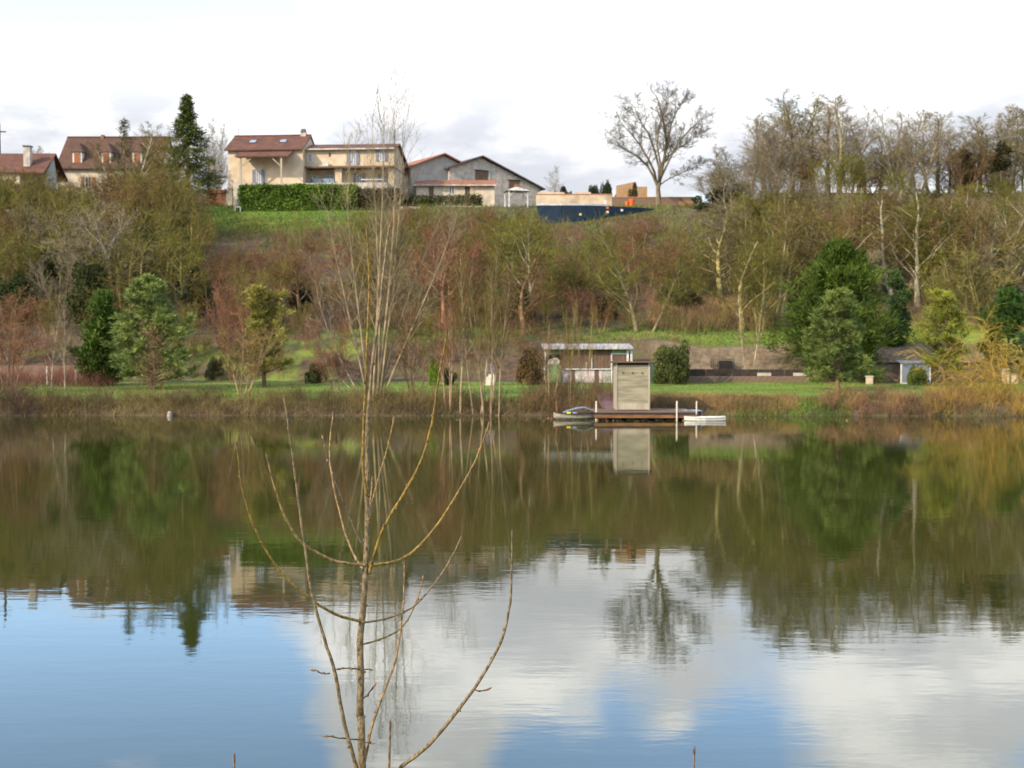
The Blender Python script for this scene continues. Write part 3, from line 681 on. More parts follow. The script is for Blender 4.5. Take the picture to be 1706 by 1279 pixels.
# --- garden walls, screen, boards
def slab_wall(name, mat, pxa, pxb, y, row_top, row_bot, th, label, cat, coping=None, yb=None, row_top_b=None, row_bot_b=None):
    """a straight wall from column pxa to pxb; the far end may lie at another distance"""
    yb = yb or y; xa, xb = X(pxa, y), X(pxb, yb); za, zb_ = Z(row_top, y), Z(row_top_b or row_top, yb); ba, bb = Z(row_bot, y) - .3, Z(row_bot_b or row_bot, yb) - .3
    o = empty(name, (xa, y, ba), 0, label, cat)
    L_ = xb - xa; dy = yb - y; h0, h1 = za - ba, zb_ - ba; b1 = bb - ba
    MB().hexa([(0, 0, 0), (L_, dy, b1), (L_, dy + th, b1), (0, th, 0)], [(0, 0, h0), (L_, dy, h1), (L_, dy + th, h1), (0, th, h0)]).build('wall', mat, o)
    if coping:
        MB().hexa([(-.03, -.06, h0 + .003), (L_ + .03, dy - .06, h1 + .003), (L_ + .03, dy + th + .06, h1 + .003), (-.03, th + .06, h0 + .003)],
                  [(-.03, -.06, h0 + .1), (L_ + .03, dy - .06, h1 + .1), (L_ + .03, dy + th + .06, h1 + .1), (-.03, th + .06, h0 + .1)]).build('coping', coping, o)
    return o
slab_wall('garden_wall', 'brick_red', 300, 379, 170, 317, 352, .3, 'low red brick garden wall left of the farmhouse', 'wall', 'terracotta')
o = slab_wall('garden_wall', 'plaster', 893, 1020, 172, 324, 345, .25, 'long cream garden wall with terracotta coping left of the big bare tree', 'wall', 'terracotta')
for a, b2 in ((896, 940), (958, 984)): MB().box((a - 893) * 172 / F, (b2 - 893) * 172 / F, .02, .23, 1.9, 2.1 + .15).build('raised_section', 'plaster', o)
o = slab_wall('garden_wall', 'brick_brown', 1019, 1160, 168, 329, 352, .25, 'brown brick garden wall behind the big bare tree', 'wall', 'wood_fence')
MB().box((1130 - 1019) * 168 / F, (1157 - 1019) * 168 / F, -.05, -.003, .3, 1.6).build('gate', 'wood_fence', o)
MB().box((1158 - 1019) * 168 / F + .01, (1168 - 1019) * 168 / F, -.15, .4, 0, 2.3).build('pillar', 'stone_pale', o)
o = empty('wooden_fence', (X(1026, 173), 173, Z(345, 173)), 0, 'tall orange brown board fence behind the big bare tree', 'fence')
q = 173 / F
for i in range(14):
    a = i * .29; h = (345 - (309 if i < 9 else 311)) * q + (0.06 * i if i < 9 else 0)
    MB().box(a, a + .275, (i % 2) * .012, .05 + (i % 2) * .012, 0, h).build('board', 'wood_fence', o)
for i in (0, 5, 9, 13): MB().box(i * .29, i * .29 + .1, .07, .17, 0, 2.4).build('post', 'wood_brown', o)
# navy screen: cloth panels between posts, running away from the lake to the right
def screen():
    o = empty('privacy_screen', (X(905, 154), 154, Z(372, 154)), 0, 'navy blue cloth screen with white top rail on the lawn edge', 'screen')
    pts = [(895, 150.5, 342, 372), (935, 151, 342, 371), (975, 152, 342, 369), (1012, 153.5, 343, 365), (1048, 155.5, 345, 360), (1088, 158, 347, 354)]
    ox, oy, oz = o.location
    W = []
    for p, y, a, c in pts: W.append((X(p, y) - ox, y - oy, Z(a, y) - oz, Z(c, y) - oz - .4))
    for i in range(5):
        (x0, y0, t0, b0), (x1, y1, t1, b1) = W[i], W[i + 1]
        MB().hexa([(x0 + .02, y0, b0), (x1 - .02, y1, b1), (x1 - .02, y1 + .05, b1), (x0 + .02, y0 + .05, b0)], [(x0 + .02, y0, t0), (x1 - .02, y1, t1), (x1 - .02, y1 + .05, t1), (x0 + .02, y0 + .05, t0)]).build('cloth_panel', 'navy_screen', o)
        if i < 3: MB().bar((x0, y0 + .02, t0 + .12), (x1, y1 + .02, t1 + .12), .1, .2).build('top_rail', 'white_paint', o)
    for x0, y0, t0, b0 in W: MB().box(x0 - .04, x0 + .04, y0 + .06, y0 + .14, b0, t0).build('post', 'dark_metal', o)
    for p, r_, m_, y in ((1012, 346, 'orange_plastic', 153.4), (1012, 353, 'white_paint', 153.4), (1036, 350, 'white_paint', 154.6), (967, 357, 'yellow_plastic', 151.6)):
        c = at(p, r_, y - .06) - o.location
        MB().box(c.x - .14, c.x + .14, c.y - .03, c.y, c.z - .12, c.z + .12).build('ornament', m_, o, .04)
screen()
for p, w_, h_, lb in ((1044, .55, .55, 'small orange plastic tub beside the navy screen'), (1052, .75, .85, 'larger orange plastic bin beside the navy screen')):
    y = 165.5; o = empty('plastic_bin', (X(p, y), y, Z(344, y)), 0, lb, 'bin', 'orange bins on the lawn')
    MB().cyl((0, 0, 0), (0, 0, h_), w_ * .4, w_ * .5, 12).build('body', 'orange_plastic', o); MB().cyl((0, 0, h_ + .002), (0, 0, h_ + .07), w_ * .54, w_ * .5, 12).build('rim', 'orange_plastic', o)
o = empty('marker_post', (X(1008, 160), 160, Z(347, 160)), 0, 'short white post at the end of the navy screen', 'post')
MB().box(-.14, .14, -.14, .14, 0, .95).build('shaft', 'white_paint', o, .02)
# utility pole
o = empty('utility_pole', (X(3, 178), 178, Z(340, 178)), 0, 'dark utility pole above the cottage roof at the left edge', 'pole')
MB().cyl((0, 0, 0), (0, 0, Z(206, 178) - Z(340, 178)), .24, .16, 8).build('shaft', 'dark_wood', o)
MB().box(-.9, .9, -.06, .06, 9.6, 9.75).build('cross_arm', 'dark_wood', o)
# broken stone wall on the bank
o = slab_wall('stone_wall', 'stone_pale', 592, 700, 158, 344, 356, .5, 'low rough pale stone retaining wall below the hedge end', 'wall')
o = slab_wall('stone_wall', 'stone_pale', 706, 802, 160, 343, 356, .5, 'pale crumbling stone wall below the low annex', 'wall')
# white object under the porch hedge
o = empty('garden_table', (X(398, 157), 157, zt1(X(398, 157), 157)), 0, 'small white garden table by the hedge corner', 'table')
MB().box(-.35, .35, -.3, .3, .5, .56).build('table_top', 'white_paint', o)
for sx in (-.3, .3): MB().box(sx - .03, sx + .03, -.25, .25, 0, .498).build('leg', 'white_paint', o)

# hedge: dense leaf shell on a clipped block
def hedge(name, pxa, pxb, y, row_top, depth, n, col, label, size=.075, rough=.18, core=(.02, .03, .01)):
    xa, xb = X(pxa, y), X(pxb, y); g = np.random.default_rng(int(pxa)); zb = zt1((xa + xb) / 2, y) - .1; h = Z(row_top, y) - zb; L_ = xb - xa
    o = empty(name, (xa, y, zb), 0, label, 'hedge')
    area = np.array([L_ * h, L_ * depth, depth * h, depth * h]); cnt = (n * area / area.sum()).astype(int)
    cs = []
    for i, c in enumerate(cnt):
        a, b_ = g.random(c), g.random(c)
        cs.append([np.stack([a * L_, 0 * a, b_ * h], 1), np.stack([a * L_, b_ * depth, 0 * a + h], 1), np.stack([0 * a, a * depth, b_ * h], 1), np.stack([0 * a + L_, a * depth, b_ * h], 1)][i])
    cen = np.concatenate(cs); bul = (vnoise(cen[:, 0], cen[:, 2], .9, 2) - .5)[:, None]
    cen = cen + np.array([0, -1, .4]) * bul * .5 + g.normal(size=cen.shape) * rough * np.array([1, .8, .6])
    link('foliage', mesh_np(name + '_leaves', [leaves(cen, size, g, .5, 1.5)], 'leaf'), o, col)
    P, Rr, LL = stems(g, 14, h * .9, .05, 12, npt=5, base=.0)
    P[..., 0] += np.linspace(.4, L_ - .4, 14)[:, None]; P[..., 1] += depth / 2
    P2, R2, L2 = kids(P, Rr, LL, 26, g, start=.05, ang=(40, 85), ratio=(.15, .35), rmin=.02, npt=4)
    link('branches', mesh_np(name + '_branches', [tubes(P, Rr, 5, g), tubes(P2, R2, 3, g)], 'bark', True), o, (.07, .05, .03))
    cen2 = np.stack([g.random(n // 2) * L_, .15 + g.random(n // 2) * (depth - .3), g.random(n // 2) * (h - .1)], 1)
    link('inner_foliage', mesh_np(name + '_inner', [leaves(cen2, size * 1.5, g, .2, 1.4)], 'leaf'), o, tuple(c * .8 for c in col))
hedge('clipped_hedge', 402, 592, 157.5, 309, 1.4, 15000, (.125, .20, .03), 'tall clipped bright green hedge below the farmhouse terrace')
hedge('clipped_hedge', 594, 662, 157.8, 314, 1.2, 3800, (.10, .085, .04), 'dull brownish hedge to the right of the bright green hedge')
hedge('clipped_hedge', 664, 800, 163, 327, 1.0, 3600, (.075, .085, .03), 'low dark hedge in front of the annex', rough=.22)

# ------------------------------------------------------------------ things on the lawn and at the water
# --- garden shack
DS = 95.5; ks = DS / F; sz0 = zt1(X(978, DS), DS) - .05
sh = empty('garden_shack', (X(978, DS), DS, sz0), 0, 'white and green wooden garden shack with pale sheet roof behind the jetty booth', 'shed')
def sx(px): return (px - 978) * ks
def sz(row): return Z(row, DS) - sz0
def sbox(name, mat, a, b, r0, r1, y0=0, y1=.08, par=None, bevel=0): return MB().box(sx(a), sx(b), y0, y1, sz(r1), sz(r0)).build(name, mat, par or sh, bevel)
MB().prism_x([(-.35, sz(582)), (3.2, sz(574)), (3.2, sz(574) + .07), (-.35, sz(582) + .1)], sx(904), sx(1055)).build('roof', 'roof_sheet', sh)
for i in range(12): sbox('roof_sheet', 'roof_sheet' if i % 3 else 'white_weathered', 906 + i * 12.2, 906 + i * 12.2 + 11.6, 575.5 + (i % 4) * .5, 581.5, -.44 - .01 * (i % 2), -.36)
sbox('back_wall', 'wood_brown', 906, 1052, 582, 640, 2.9, 3.0)
sbox('side_wall', 'wood_brown', 905, 908, 585, 640, .2, 2.89); sbox('side_wall', 'green_paint', 1050, 1053, 585, 640, .2, 2.89)
for a, b2 in ((906, 909.5), (1044, 1047.5), (1050, 1053.5)): sbox('post', 'white_paint', a, b2, 582, 640, -.06, .06)
sbox('fascia_panel', 'green_paint', 910, 936, 583, 590, .0, .05)
sbox('fascia_panel', 'green_paint', 1019, 1043.5, 583, 588, .0, .05)
sbox('window_frame', 'white_paint', 1018, 1043.8, 588.3, 590, -.04, .05); sbox('window_frame', 'white_paint', 1018, 1020, 590.2, 640, -.04, .05)
sbox('window_pane', 'wood_brown', 1020.2, 1043.8, 590.2, 615, .02, .04)
sbox('lower_panel', 'green_paint', 1020.2, 1043.8, 615.4, 640, .0, .05)
g = random.Random(3)
for i in range(14):                                       # dark upright boards
    a = 937 + i * 5.8; sbox('board', 'wood_brown', a, a + 5.5, 583, 613.5, .02 + g.random() * .03, .08)
for a, r0, r1 in ((985, 596, 613), (976, 603, 612)): sbox('batten', 'white_weathered', a, a + 2, r0, r1, -.03, .015)
sbox('sill', 'white_paint', 937, 1017.5, 613.8, 615.4, -.1, .05)
for i, a in enumerate((937, 951, 958, 968, 978, 991, 998, 1003)):
    b2 = (951, 958, 968, 978, 991, 998, 1003, 1017.5)[i]
    sbox('panel', ('pink_panel', 'wood_brown', 'white_weathered', 'pink_panel', 'pink_panel', 'wood_brown', 'pink_panel', 'white_weathered')[i], a, b2 - .5, 616, 640, .0 + .01 * (i % 3), .06)
sbox('lower_panel', 'green_paint', 910, 936, 607, 638, .0, .05)
sbox('post', 'white_paint', 900, 903, 606, 641, -.1, 0)
sg = MB().prism_y([(sx(912), sz(607)), (sx(932), sz(607)), (sx(933), sz(600)), (sx(928), sz(596)), (sx(920), sz(596.5)), (sx(914), sz(600))], -.02, .02).build('arched_board', 'white_weathered', sh)

# --- booth on the jetty
DB = 74.4; kb = DB / F; DECK = .46
bo = empty('jetty_booth', (X(1054.5, DB), DB, DECK + .02), 0, 'tall weathered plywood booth with flat brown roof standing on the jetty', 'booth')
def ox(px): return (px - 1054.5) * kb
hb = Z(604, DB) - DECK - .02; bd = 1.7; w2 = ox(1083)
zsp = Z(632, DB) - DECK - .02
MB().box(-w2 + .09, w2 - .09, 0.005, .03, zsp + .004, hb - .13).build('upper_sheet', 'wood_ply', bo)
lo = Z(672, DB) - DECK
MB().box(-w2 + .09, w2 - .09, .008, .034, lo + .003, zsp).build('middle_sheet', 'wood_ply', bo)
MB().box(-w2 + .09, w2 - .09, .0, .028, .02, lo).build('kick_board', 'wood_pale', bo)
for s in (-1, 1):
    MB().box(min(s * w2, s * (w2 - .088)), max(s * w2, s * (w2 - .088)), -.03, .07, 0, hb).build('corner_post', 'wood_pale', bo)
    MB().box(min(s * w2, s * (w2 - .03)) , max(s * w2, s * (w2 - .03)), .075, bd, .02, hb - .02).build('side_wall', 'wood_grey', bo)
MB().box(-w2 + .035, w2 - .035, bd - .03, bd - .004, .02, hb).build('back_wall', 'wood_grey', bo)
MB().box(-w2 + .09, w2 - .09, .2, .23, hb - .3, hb - .01).build('slot_backing', 'dark_wood', bo)
MB().hexa([(ox(1018), -.25, hb + .004), (ox(1090), -.25, hb + .004), (ox(1090), bd + .2, hb - .06), (ox(1018), bd + .2, hb - .06)], [(ox(1018), -.25, hb + .09), (ox(1090), -.25, hb + .09), (ox(1090), bd + .2, hb + .02), (ox(1018), bd + .2, hb + .02)]).build('roof', 'wood_brown', bo)
for p in (1038.5, 1054.5, 1070.5):
    zc = Z(622, DB) - DECK; MB().cyl((ox(p), -.012, zc), (ox(p), .004, zc), .045, k=10).bar((ox(p) - .05, -.02, zc + .06), (ox(p) + .05, -.02, zc - .05), .025).build('peep_hole', 'dark_metal', bo)

# --- jetty
jt = empty('jetty', (X(1073, 74), 74, 0), 0, 'low wooden jetty with orange edge plank carrying the plywood booth', 'jetty')
jx0, jx1 = X(990, 73) - jt.location.x, X(1157, 73) - jt.location.x; n = 38; bw = (jx1 - jx0) / n
bm_ = MB().box(0, bw * .93, -1.5, 2.6, DECK - .04, DECK); me0 = bpy.data.meshes.new('deck_board'); me0.from_pydata(bm_.v, [], bm_.f); me0.materials.append(MATS['wood_brown'])
for i in range(n): link('deck_board', me0, jt, loc=(jx0 + i * bw, g.uniform(-.02, .02), g.uniform(-.004, .006)))
MB().box(jx0 - .02, jx1 + .02, -1.47, -1.4, DECK - .32, DECK - .16).build('edge_plank', 'wood_orange', jt)
MB().box(jx0 - .02, jx1 + .02, -1.46, -1.38, DECK - .157, DECK - .045).build('edge_beam', 'dark_wood', jt)
for i in range(7): a = jx0 + .4 + i * (jx1 - jx0 - .8) / 6; MB().cyl((a, -1.2, .08), (a, 2.3, .08), .22, k=12).build('float_drum', 'dark_metal', jt)
for p, y, rt in ((993.5, 72.7, 668), (1128, 72.55, 668)):
    x0 = X(p, y) - jt.location.x; MB().cyl((x0, y - 74 - .05, -1.2), (x0, y - 74 - .05, Z(rt, y)), .05, .045, 8).build('mooring_post', 'post_pale', jt)
# floating step with its post
fs = empty('floating_step', (X(1145, 74.6), 74.6, 0), 0, 'dark blue floating step at the right end of the jetty', 'float')
MB().box(-.62, .72, -.7, .7, .1, .42).build('body', 'navy_dark', fs, .05); MB().box(-.66, .76, -.74, .74, .422, .46).build('top', 'blue_grey', fs)
o = empty('mooring_post', (X(1160.5, 73.7), 73.7, -1.2), 0, 'slim pale mooring post standing right of the blue float', 'post')
MB().cyl((0, 0, 0), (.02, 0, Z(668, 73.7) + 1.2), .045, .04, 8).build('shaft', 'post_pale', o)
o = empty('mooring_post', (X(930, 74.6), 74.6, -1.2), 0, 'leaning orange brown wooden post beside the grey punt', 'post')
MB().cyl((0, 0, 0), (-.1, 0, Z(668, 74.6) + 1.2), .05, .045, 8).build('shaft', 'wood_orange', o)
# boats: hull lofted from cross sections
def hull(o, L, Wd, Hh, mat, rim, deck, sheer=.12, pts=9, blunt=.55):
    secs = []; q = MB()
    for i in range(pts):
        t_ = i / (pts - 1); w = Wd / 2 * max(blunt * .5, math.sin(math.pi * (t_ * .86 + .07)) ** .6); z1 = Hh + sheer * (2 * t_ - 1) ** 2; zb_ = .03 * (2 * t_ - 1) ** 2 * 4
        x = -L / 2 + L * t_
        secs.append([(x, -w, z1), (x, -w * .9, z1 * .45), (x, -w * .55, zb_), (x, w * .55, zb_), (x, w * .9, z1 * .45), (x, w, z1)])
    m6 = 6; q.poly([p for s in secs for p in s], [(i * m6 + j, i * m6 + j + 1, (i + 1) * m6 + j + 1, (i + 1) * m6 + j) for i in range(pts - 1) for j in range(5)] + [tuple(range(5, -1, -1)), tuple((pts - 1) * m6 + j for j in range(6))])
    q.build('hull', mat, o)
    d = MB(); 
    for i in range(pts - 1):
        a, b_ = secs[i], secs[i + 1]
        for j in (0, 5): d.bar((a[j][0], a[j][1], a[j][2] + .02), (b_[j][0], b_[j][1], b_[j][2] + .02), .06)
    d.build('gunwale', rim, o)
    dd = MB(); dd.poly([p for s in secs for p in ((s[0][0], s[1][1] * .97, Hh * deck), (s[0][0], s[4][1] * .97, Hh * deck))], [(2 * i, 2 * i + 1, 2 * i + 3, 2 * i + 2) for i in range(pts - 1)]); dd.build('floor_board', mat, o)
pu = empty('punt', (X(958, 73.6), 73.6, -.05), R(4), 'weathered grey flat punt moored left of the jetty', 'boat')
hull(pu, 2.35, 1.1, .34, 'wood_grey', 'dark_wood', .8)
for xx in (-.5, .45): MB().box(xx - .12, xx + .12, -.45, .45, .30, .335).build('thwart', 'wood_grey', pu)
for nm, mt, dx, lb in (('plastic_float', 'yellow_plastic', -.35, 'small yellow plastic float lying in the grey punt'), ('plastic_float', 'blue_grey', -.02, 'small blue grey float lying in the grey punt')):
    o = empty(nm, (X(958, 73.2) + dx, 73.05, .31), 0, lb, 'float'); MB().cyl((-.11, 0, .07), (.11, 0, .07), .07, .06, 10).build('body', mt, o)
tp = empty('tarpaulin', (X(965, 74.3), 74.3, .28), 0, 'pale blue grey tarpaulin stretched over hoops behind the grey punt', 'tarpaulin')
q = MB(); hp = [(-1.05, .0), (-.7, .17), (-.1, .34), (.3, .38), (.75, .22), (1.15, -.05)]
q.poly([(x, y, z) for y in (-.35, .5) for x, z in hp] + [(x, y, z - .04) for y in (-.35, .5) for x, z in hp], [(i, i + 1, i + 7, i + 6) for i in range(5)] + [(i + 12, i + 18, i + 19, i + 13) for i in range(5)] + [(i, i + 12, i + 13, i + 1) for i in range(5)] + [(i + 6, i + 7, i + 19, i + 18) for i in range(5)])
q.build('sheet', 'blue_grey', tp)
for x, z in ((-.7, .13), (.75, .18)): MB().bar((x, -.3, z), (x, -.3, -.35), .04).bar((x, .45, z), (x, .45, -.35), .04).build('hoop', 'dark_wood', tp)
wb_ = empty('white_boat', (X(1175, 72.4), 72.4, -.1), R(-2), 'low white boat hull floating to the right of the jetty', 'boat')
hull(wb_, 2.25, .7, .27, 'boat_white', 'boat_white', .96, .03)
o = empty('gangway', (X(1010, 76), 76, 0), 0, 'sloping purple brown gangway sheet from the bank to the jetty', 'gangway')
MB().hexa([(-.15, -.4, .4), (.75, -.4, .4), (.5, 3.2, 1.25), (-.45, 3.2, 1.25)], [(-.15, -.4, .46), (.75, -.4, .46), (.5, 3.2, 1.31), (-.45, 3.2, 1.31)]).build('tread', 'purple_sheet', o)
for xx in (-.2, .72): MB().bar((xx, -.4, .5), (xx - .28, 3.2, 1.35), .06).build('kerb_rail', 'wood_brown', o)
# fallen leaves drifting by the jetty
rg = np.random.default_rng(12); nl = 170
lp = np.stack([X(1010, 74) + rg.normal(size=nl) * 5.0, 72.6 + rg.random(nl) * 3 - .8, .012 + rg.random(nl) * .03], 1)
al = np.stack([rg.normal(size=nl), rg.normal(size=nl), rg.normal(size=nl) * .25], 1)
o = link('floating_leaves', mesh_np('floating_leaves', [leaves(lp, .04, rg, 0, 1.3, along=al)], 'leaf'), None, (.3, .16, .08))
tag(o, 'fallen orange leaves drifting on the water round the jetty', 'leaves', kind='stuff')

# --- further small things on the lawn
def lawn_at(px, y): x = X(px, y); return (x, y, zt1(x, y) - .02)
o = empty('water_tank', lawn_at(1094, 95), 0, 'dark green upright water tank beside the garden shack', 'tank')
MB().cyl((0, 0, 0), (0, 0, 1.25), .42, .42, 16).build('body', 'tank_green', o); MB().cyl((0, 0, 1.252), (0, 0, 1.45), .42, .2, 16).build('lid', 'tank_green', o)
o = empty('garden_table', lawn_at(1108, 94), 0, 'small white table beside the dark green tank', 'table')
MB().box(-.4, .4, -.3, .3, .72, .82).build('table_top', 'white_paint', o, .02)
for a in (-.3, .3): MB().box(a - .03, a + .03, -.05, .05, 0, .718).build('leg', 'white_weathered', o)
lw = empty('low_wall', lawn_at(1105, 95.4), 0, 'long low brick wall with dark boards above it at the lawn edge', 'wall')
kk = 95.4 / F
q0 = MB().box(0, .42, 0, .22, 0, .2); bmesh_ = bpy.data.meshes.new('block'); bmesh_.from_pydata(q0.v, [], q0.f); bmesh_.materials.append(MATS['brick_brown'])
Lw = (1352 - 1105) * kk
for r_ in range(2):
    for i in range(int(Lw / .44)): link('block', bmesh_, lw, loc=(i * .44 + (.2 if r_ else 0), g.uniform(-.012, .012), r_ * .212))
MB().box(0, Lw, .03, .19, -.3, .42).build('mortar', 'wall_earth', lw)
for i in range(5): MB().box(1.2 + i * (Lw - 1.2) / 5, 1.2 + (i + 1) * (Lw - 1.2) / 5 - .03, .06, .1, .43, .95 - .01 * i).build('board', 'dark_wood', lw)
for a in (1160, 1215, 1270, 1320, 1350): MB().box((a - 1105) * kk, (a - 1105) * kk + .1, .11, .2, .2, .88).build('post', 'dark_wood', lw)
for a, b2 in ((1262, 1285), (1322, 1350)): MB().box((a - 1105) * kk, (b2 - 1105) * kk, -.03, .055, .45, .68).build('stone', 'stone_pale', lw)
cg = empty('wire_cage', (X(1204, 99), 99, zt1(X(1204, 99), 98.4)), 0, 'black wire mesh cage on the brown bank', 'cage')
def grid(name, x0, x1, z0, z1, y, nxx, nzz, par, w=.025):
    q = MB()
    for i in range(nxx + 1): a = x0 + (x1 - x0) * i / nxx; q.box(a - w / 2, a + w / 2, y - w / 2, y + w / 2, z0, z1)
    for i in range(nzz + 1): a = z0 + (z1 - z0) * i / nzz; q.box(x0, x1, y - w / 2 - .003, y + w / 2 - .003, a - w / 2, a + w / 2)
    q.build(name, 'dark_metal', par)
grid('mesh_panel', -.78, .78, 0, 1.15, -.5, 10, 8, cg); grid('mesh_panel', -.78, .78, 0, 1.15, .5, 10, 8, cg)
MB().box(-.3, .72, -.3, .3, .02, 1.0).build('dark_infill', 'dark_wood', cg, .03)  # added dark block, enlarged to deepen the darkness inside the cage
for s in (-.78, .78): MB().box(s - .03, s + .03, -.5, -.45, 0, 1.2).box(s - .03, s + .03, .45, .5, 0, 1.2).build('frame_post', 'dark_metal', cg)
bh = empty('stone_lantern', lawn_at(816, 92), 0, 'small cream stone lantern with dark roof on the lawn edge', 'lantern')
MB().box(-.32, .32, -.28, .28, 0, .62).build('pedestal', 'stone_trim', bh, .03)
for s in (-1, 1):
    MB().box(s * .32 - (.1 if s > 0 else 0), s * .32 + (0 if s > 0 else .1) + (.0), -.25, .25, .622, 1.0).build('jamb', 'stone_trim', bh)
MB().box(-.1, .1, -.25, .25, .622, .8).build('sill', 'stone_trim', bh)
MB().poly([(-.46, -.4, 1.003), (.46, -.4, 1.003), (.46, .4, 1.003), (-.46, .4, 1.003), (-.25, 0, 1.5), (.25, 0, 1.5)], [(0, 1, 5, 4), (1, 2, 5), (2, 3, 4, 5), (3, 0, 4), (3, 2, 1, 0)]).build('roof', 'tile_dark', bh)
# right: earth-coloured wall, greenhouse, pillars
rw = slab_wall('garden_wall', 'wall_earth', 1452, 1760, 96.3, 606, 640, .3, 'brown rendered garden wall behind the golden willow', 'wall', 'dark_wood')
gh = empty('cold_frame', lawn_at(1526, 94.6), 0, 'white framed glass shelter half hidden by the light green pine', 'greenhouse')
kg = 94.6 / F; gw_, gh_ = 48 * kg, 35 * kg
for a in (-gw_ / 2, 0, gw_ / 2): MB().box(a - .05, a + .05, -.05, .05, 0, gh_).build('frame_post', 'white_paint', gh)
for z in (.02, gh_ - .1): MB().box(-gw_ / 2 + .052, gw_ / 2 - .052, -.04, .04, z, z + .1).build('frame_rail', 'white_paint', gh)
for a in (-1, 0): MB().box(a * gw_ / 2 + .055, (a + 1) * gw_ / 2 - .055, -.012, .012, .13, gh_ - .11).build('pane', 'door_glass', gh)
MB().hexa([(-gw_ / 2 - .1, -.15, gh_ + .005), (gw_ / 2 + .1, -.15, gh_ + .005), (gw_ / 2 + .1, 1.3, gh_ + .15), (-gw_ / 2 - .1, 1.3, gh_ + .15)], [(-gw_ / 2 - .1, -.15, gh_ + .06), (gw_ / 2 + .1, -.15, gh_ + .06), (gw_ / 2 + .1, 1.3, gh_ + .2), (-gw_ / 2 - .1, 1.3, gh_ + .2)]).build('roof', 'roof_sheet', gh)
for p, rt, lb in ((1449, 626, 'cream gate pillar right of the blue green pine'), (1676, 614, 'taller cream gate pillar near the right edge'), (1690, 622, 'shorter cream gate pillar nearest the right edge')):
    o = empty('gate_pillar', lawn_at(p, 93.8), 0, lb, 'pillar', 'cream pillars along the brown wall')
    h_ = Z(rt, 93.8) - o.location.z; MB().box(-.2, .2, -.2, .2, 0, h_ - .06).build('shaft', 'plaster', o); MB().box(-.24, .24, -.24, .24, h_ - .057, h_).build('cap', 'stone_trim', o)
# left: low violet-brown wall and posts
slab_wall('low_wall', 'brick_brown', -40, 156, 97.0, 609, 640, .25, 'low violet brown wall behind the two pale saplings', 'wall')
for p, rt, m_, lb, r_ in ((160, 598, 'wood_orange', 'orange brown wooden post beside the dark cypress', .09), (78, 610, 'white_paint', 'short white post left of the two pale saplings', .07), (126, 616, 'white_weathered', 'short greyish white post right of the two pale saplings', .07)):
    o = empty('garden_post', lawn_at(p, 93), 0, lb, 'post'); MB().cyl((0, 0, 0), (0, 0, Z(rt, 93) - o.location.z), r_, r_ * .9, 8).build('shaft', m_, o)
o = empty('tree_stump', (X(282, 77.0), 76.9, -.1), 0, 'small pale stump at the water edge below the left pine', 'stump')
MB().cyl((0, 0, 0), (.03, 0, .34), .17, .13, 9).build('stem', 'wood_grey', o); MB().cyl((.03, 0, .342), (.03, 0, .36), .12, .12, 9).build('cut_face', 'post_pale', o)

# ------------------------------------------------------------------ plants: the hilltop
TONE = {}
OL = (.14, .113, .026); BR = (.15, .087, .035); RD = (.185, .082, .042); GY_ = (.2, .165, .105); MO = (.135, .13, .022); PALE = (.42, .37, .27); DK = (.09, .065, .045)
TONE.update({OL: 'olive', BR: 'brown', RD: 'reddish', GY_: 'greyish', MO: 'mossy', DK: 'dark'})
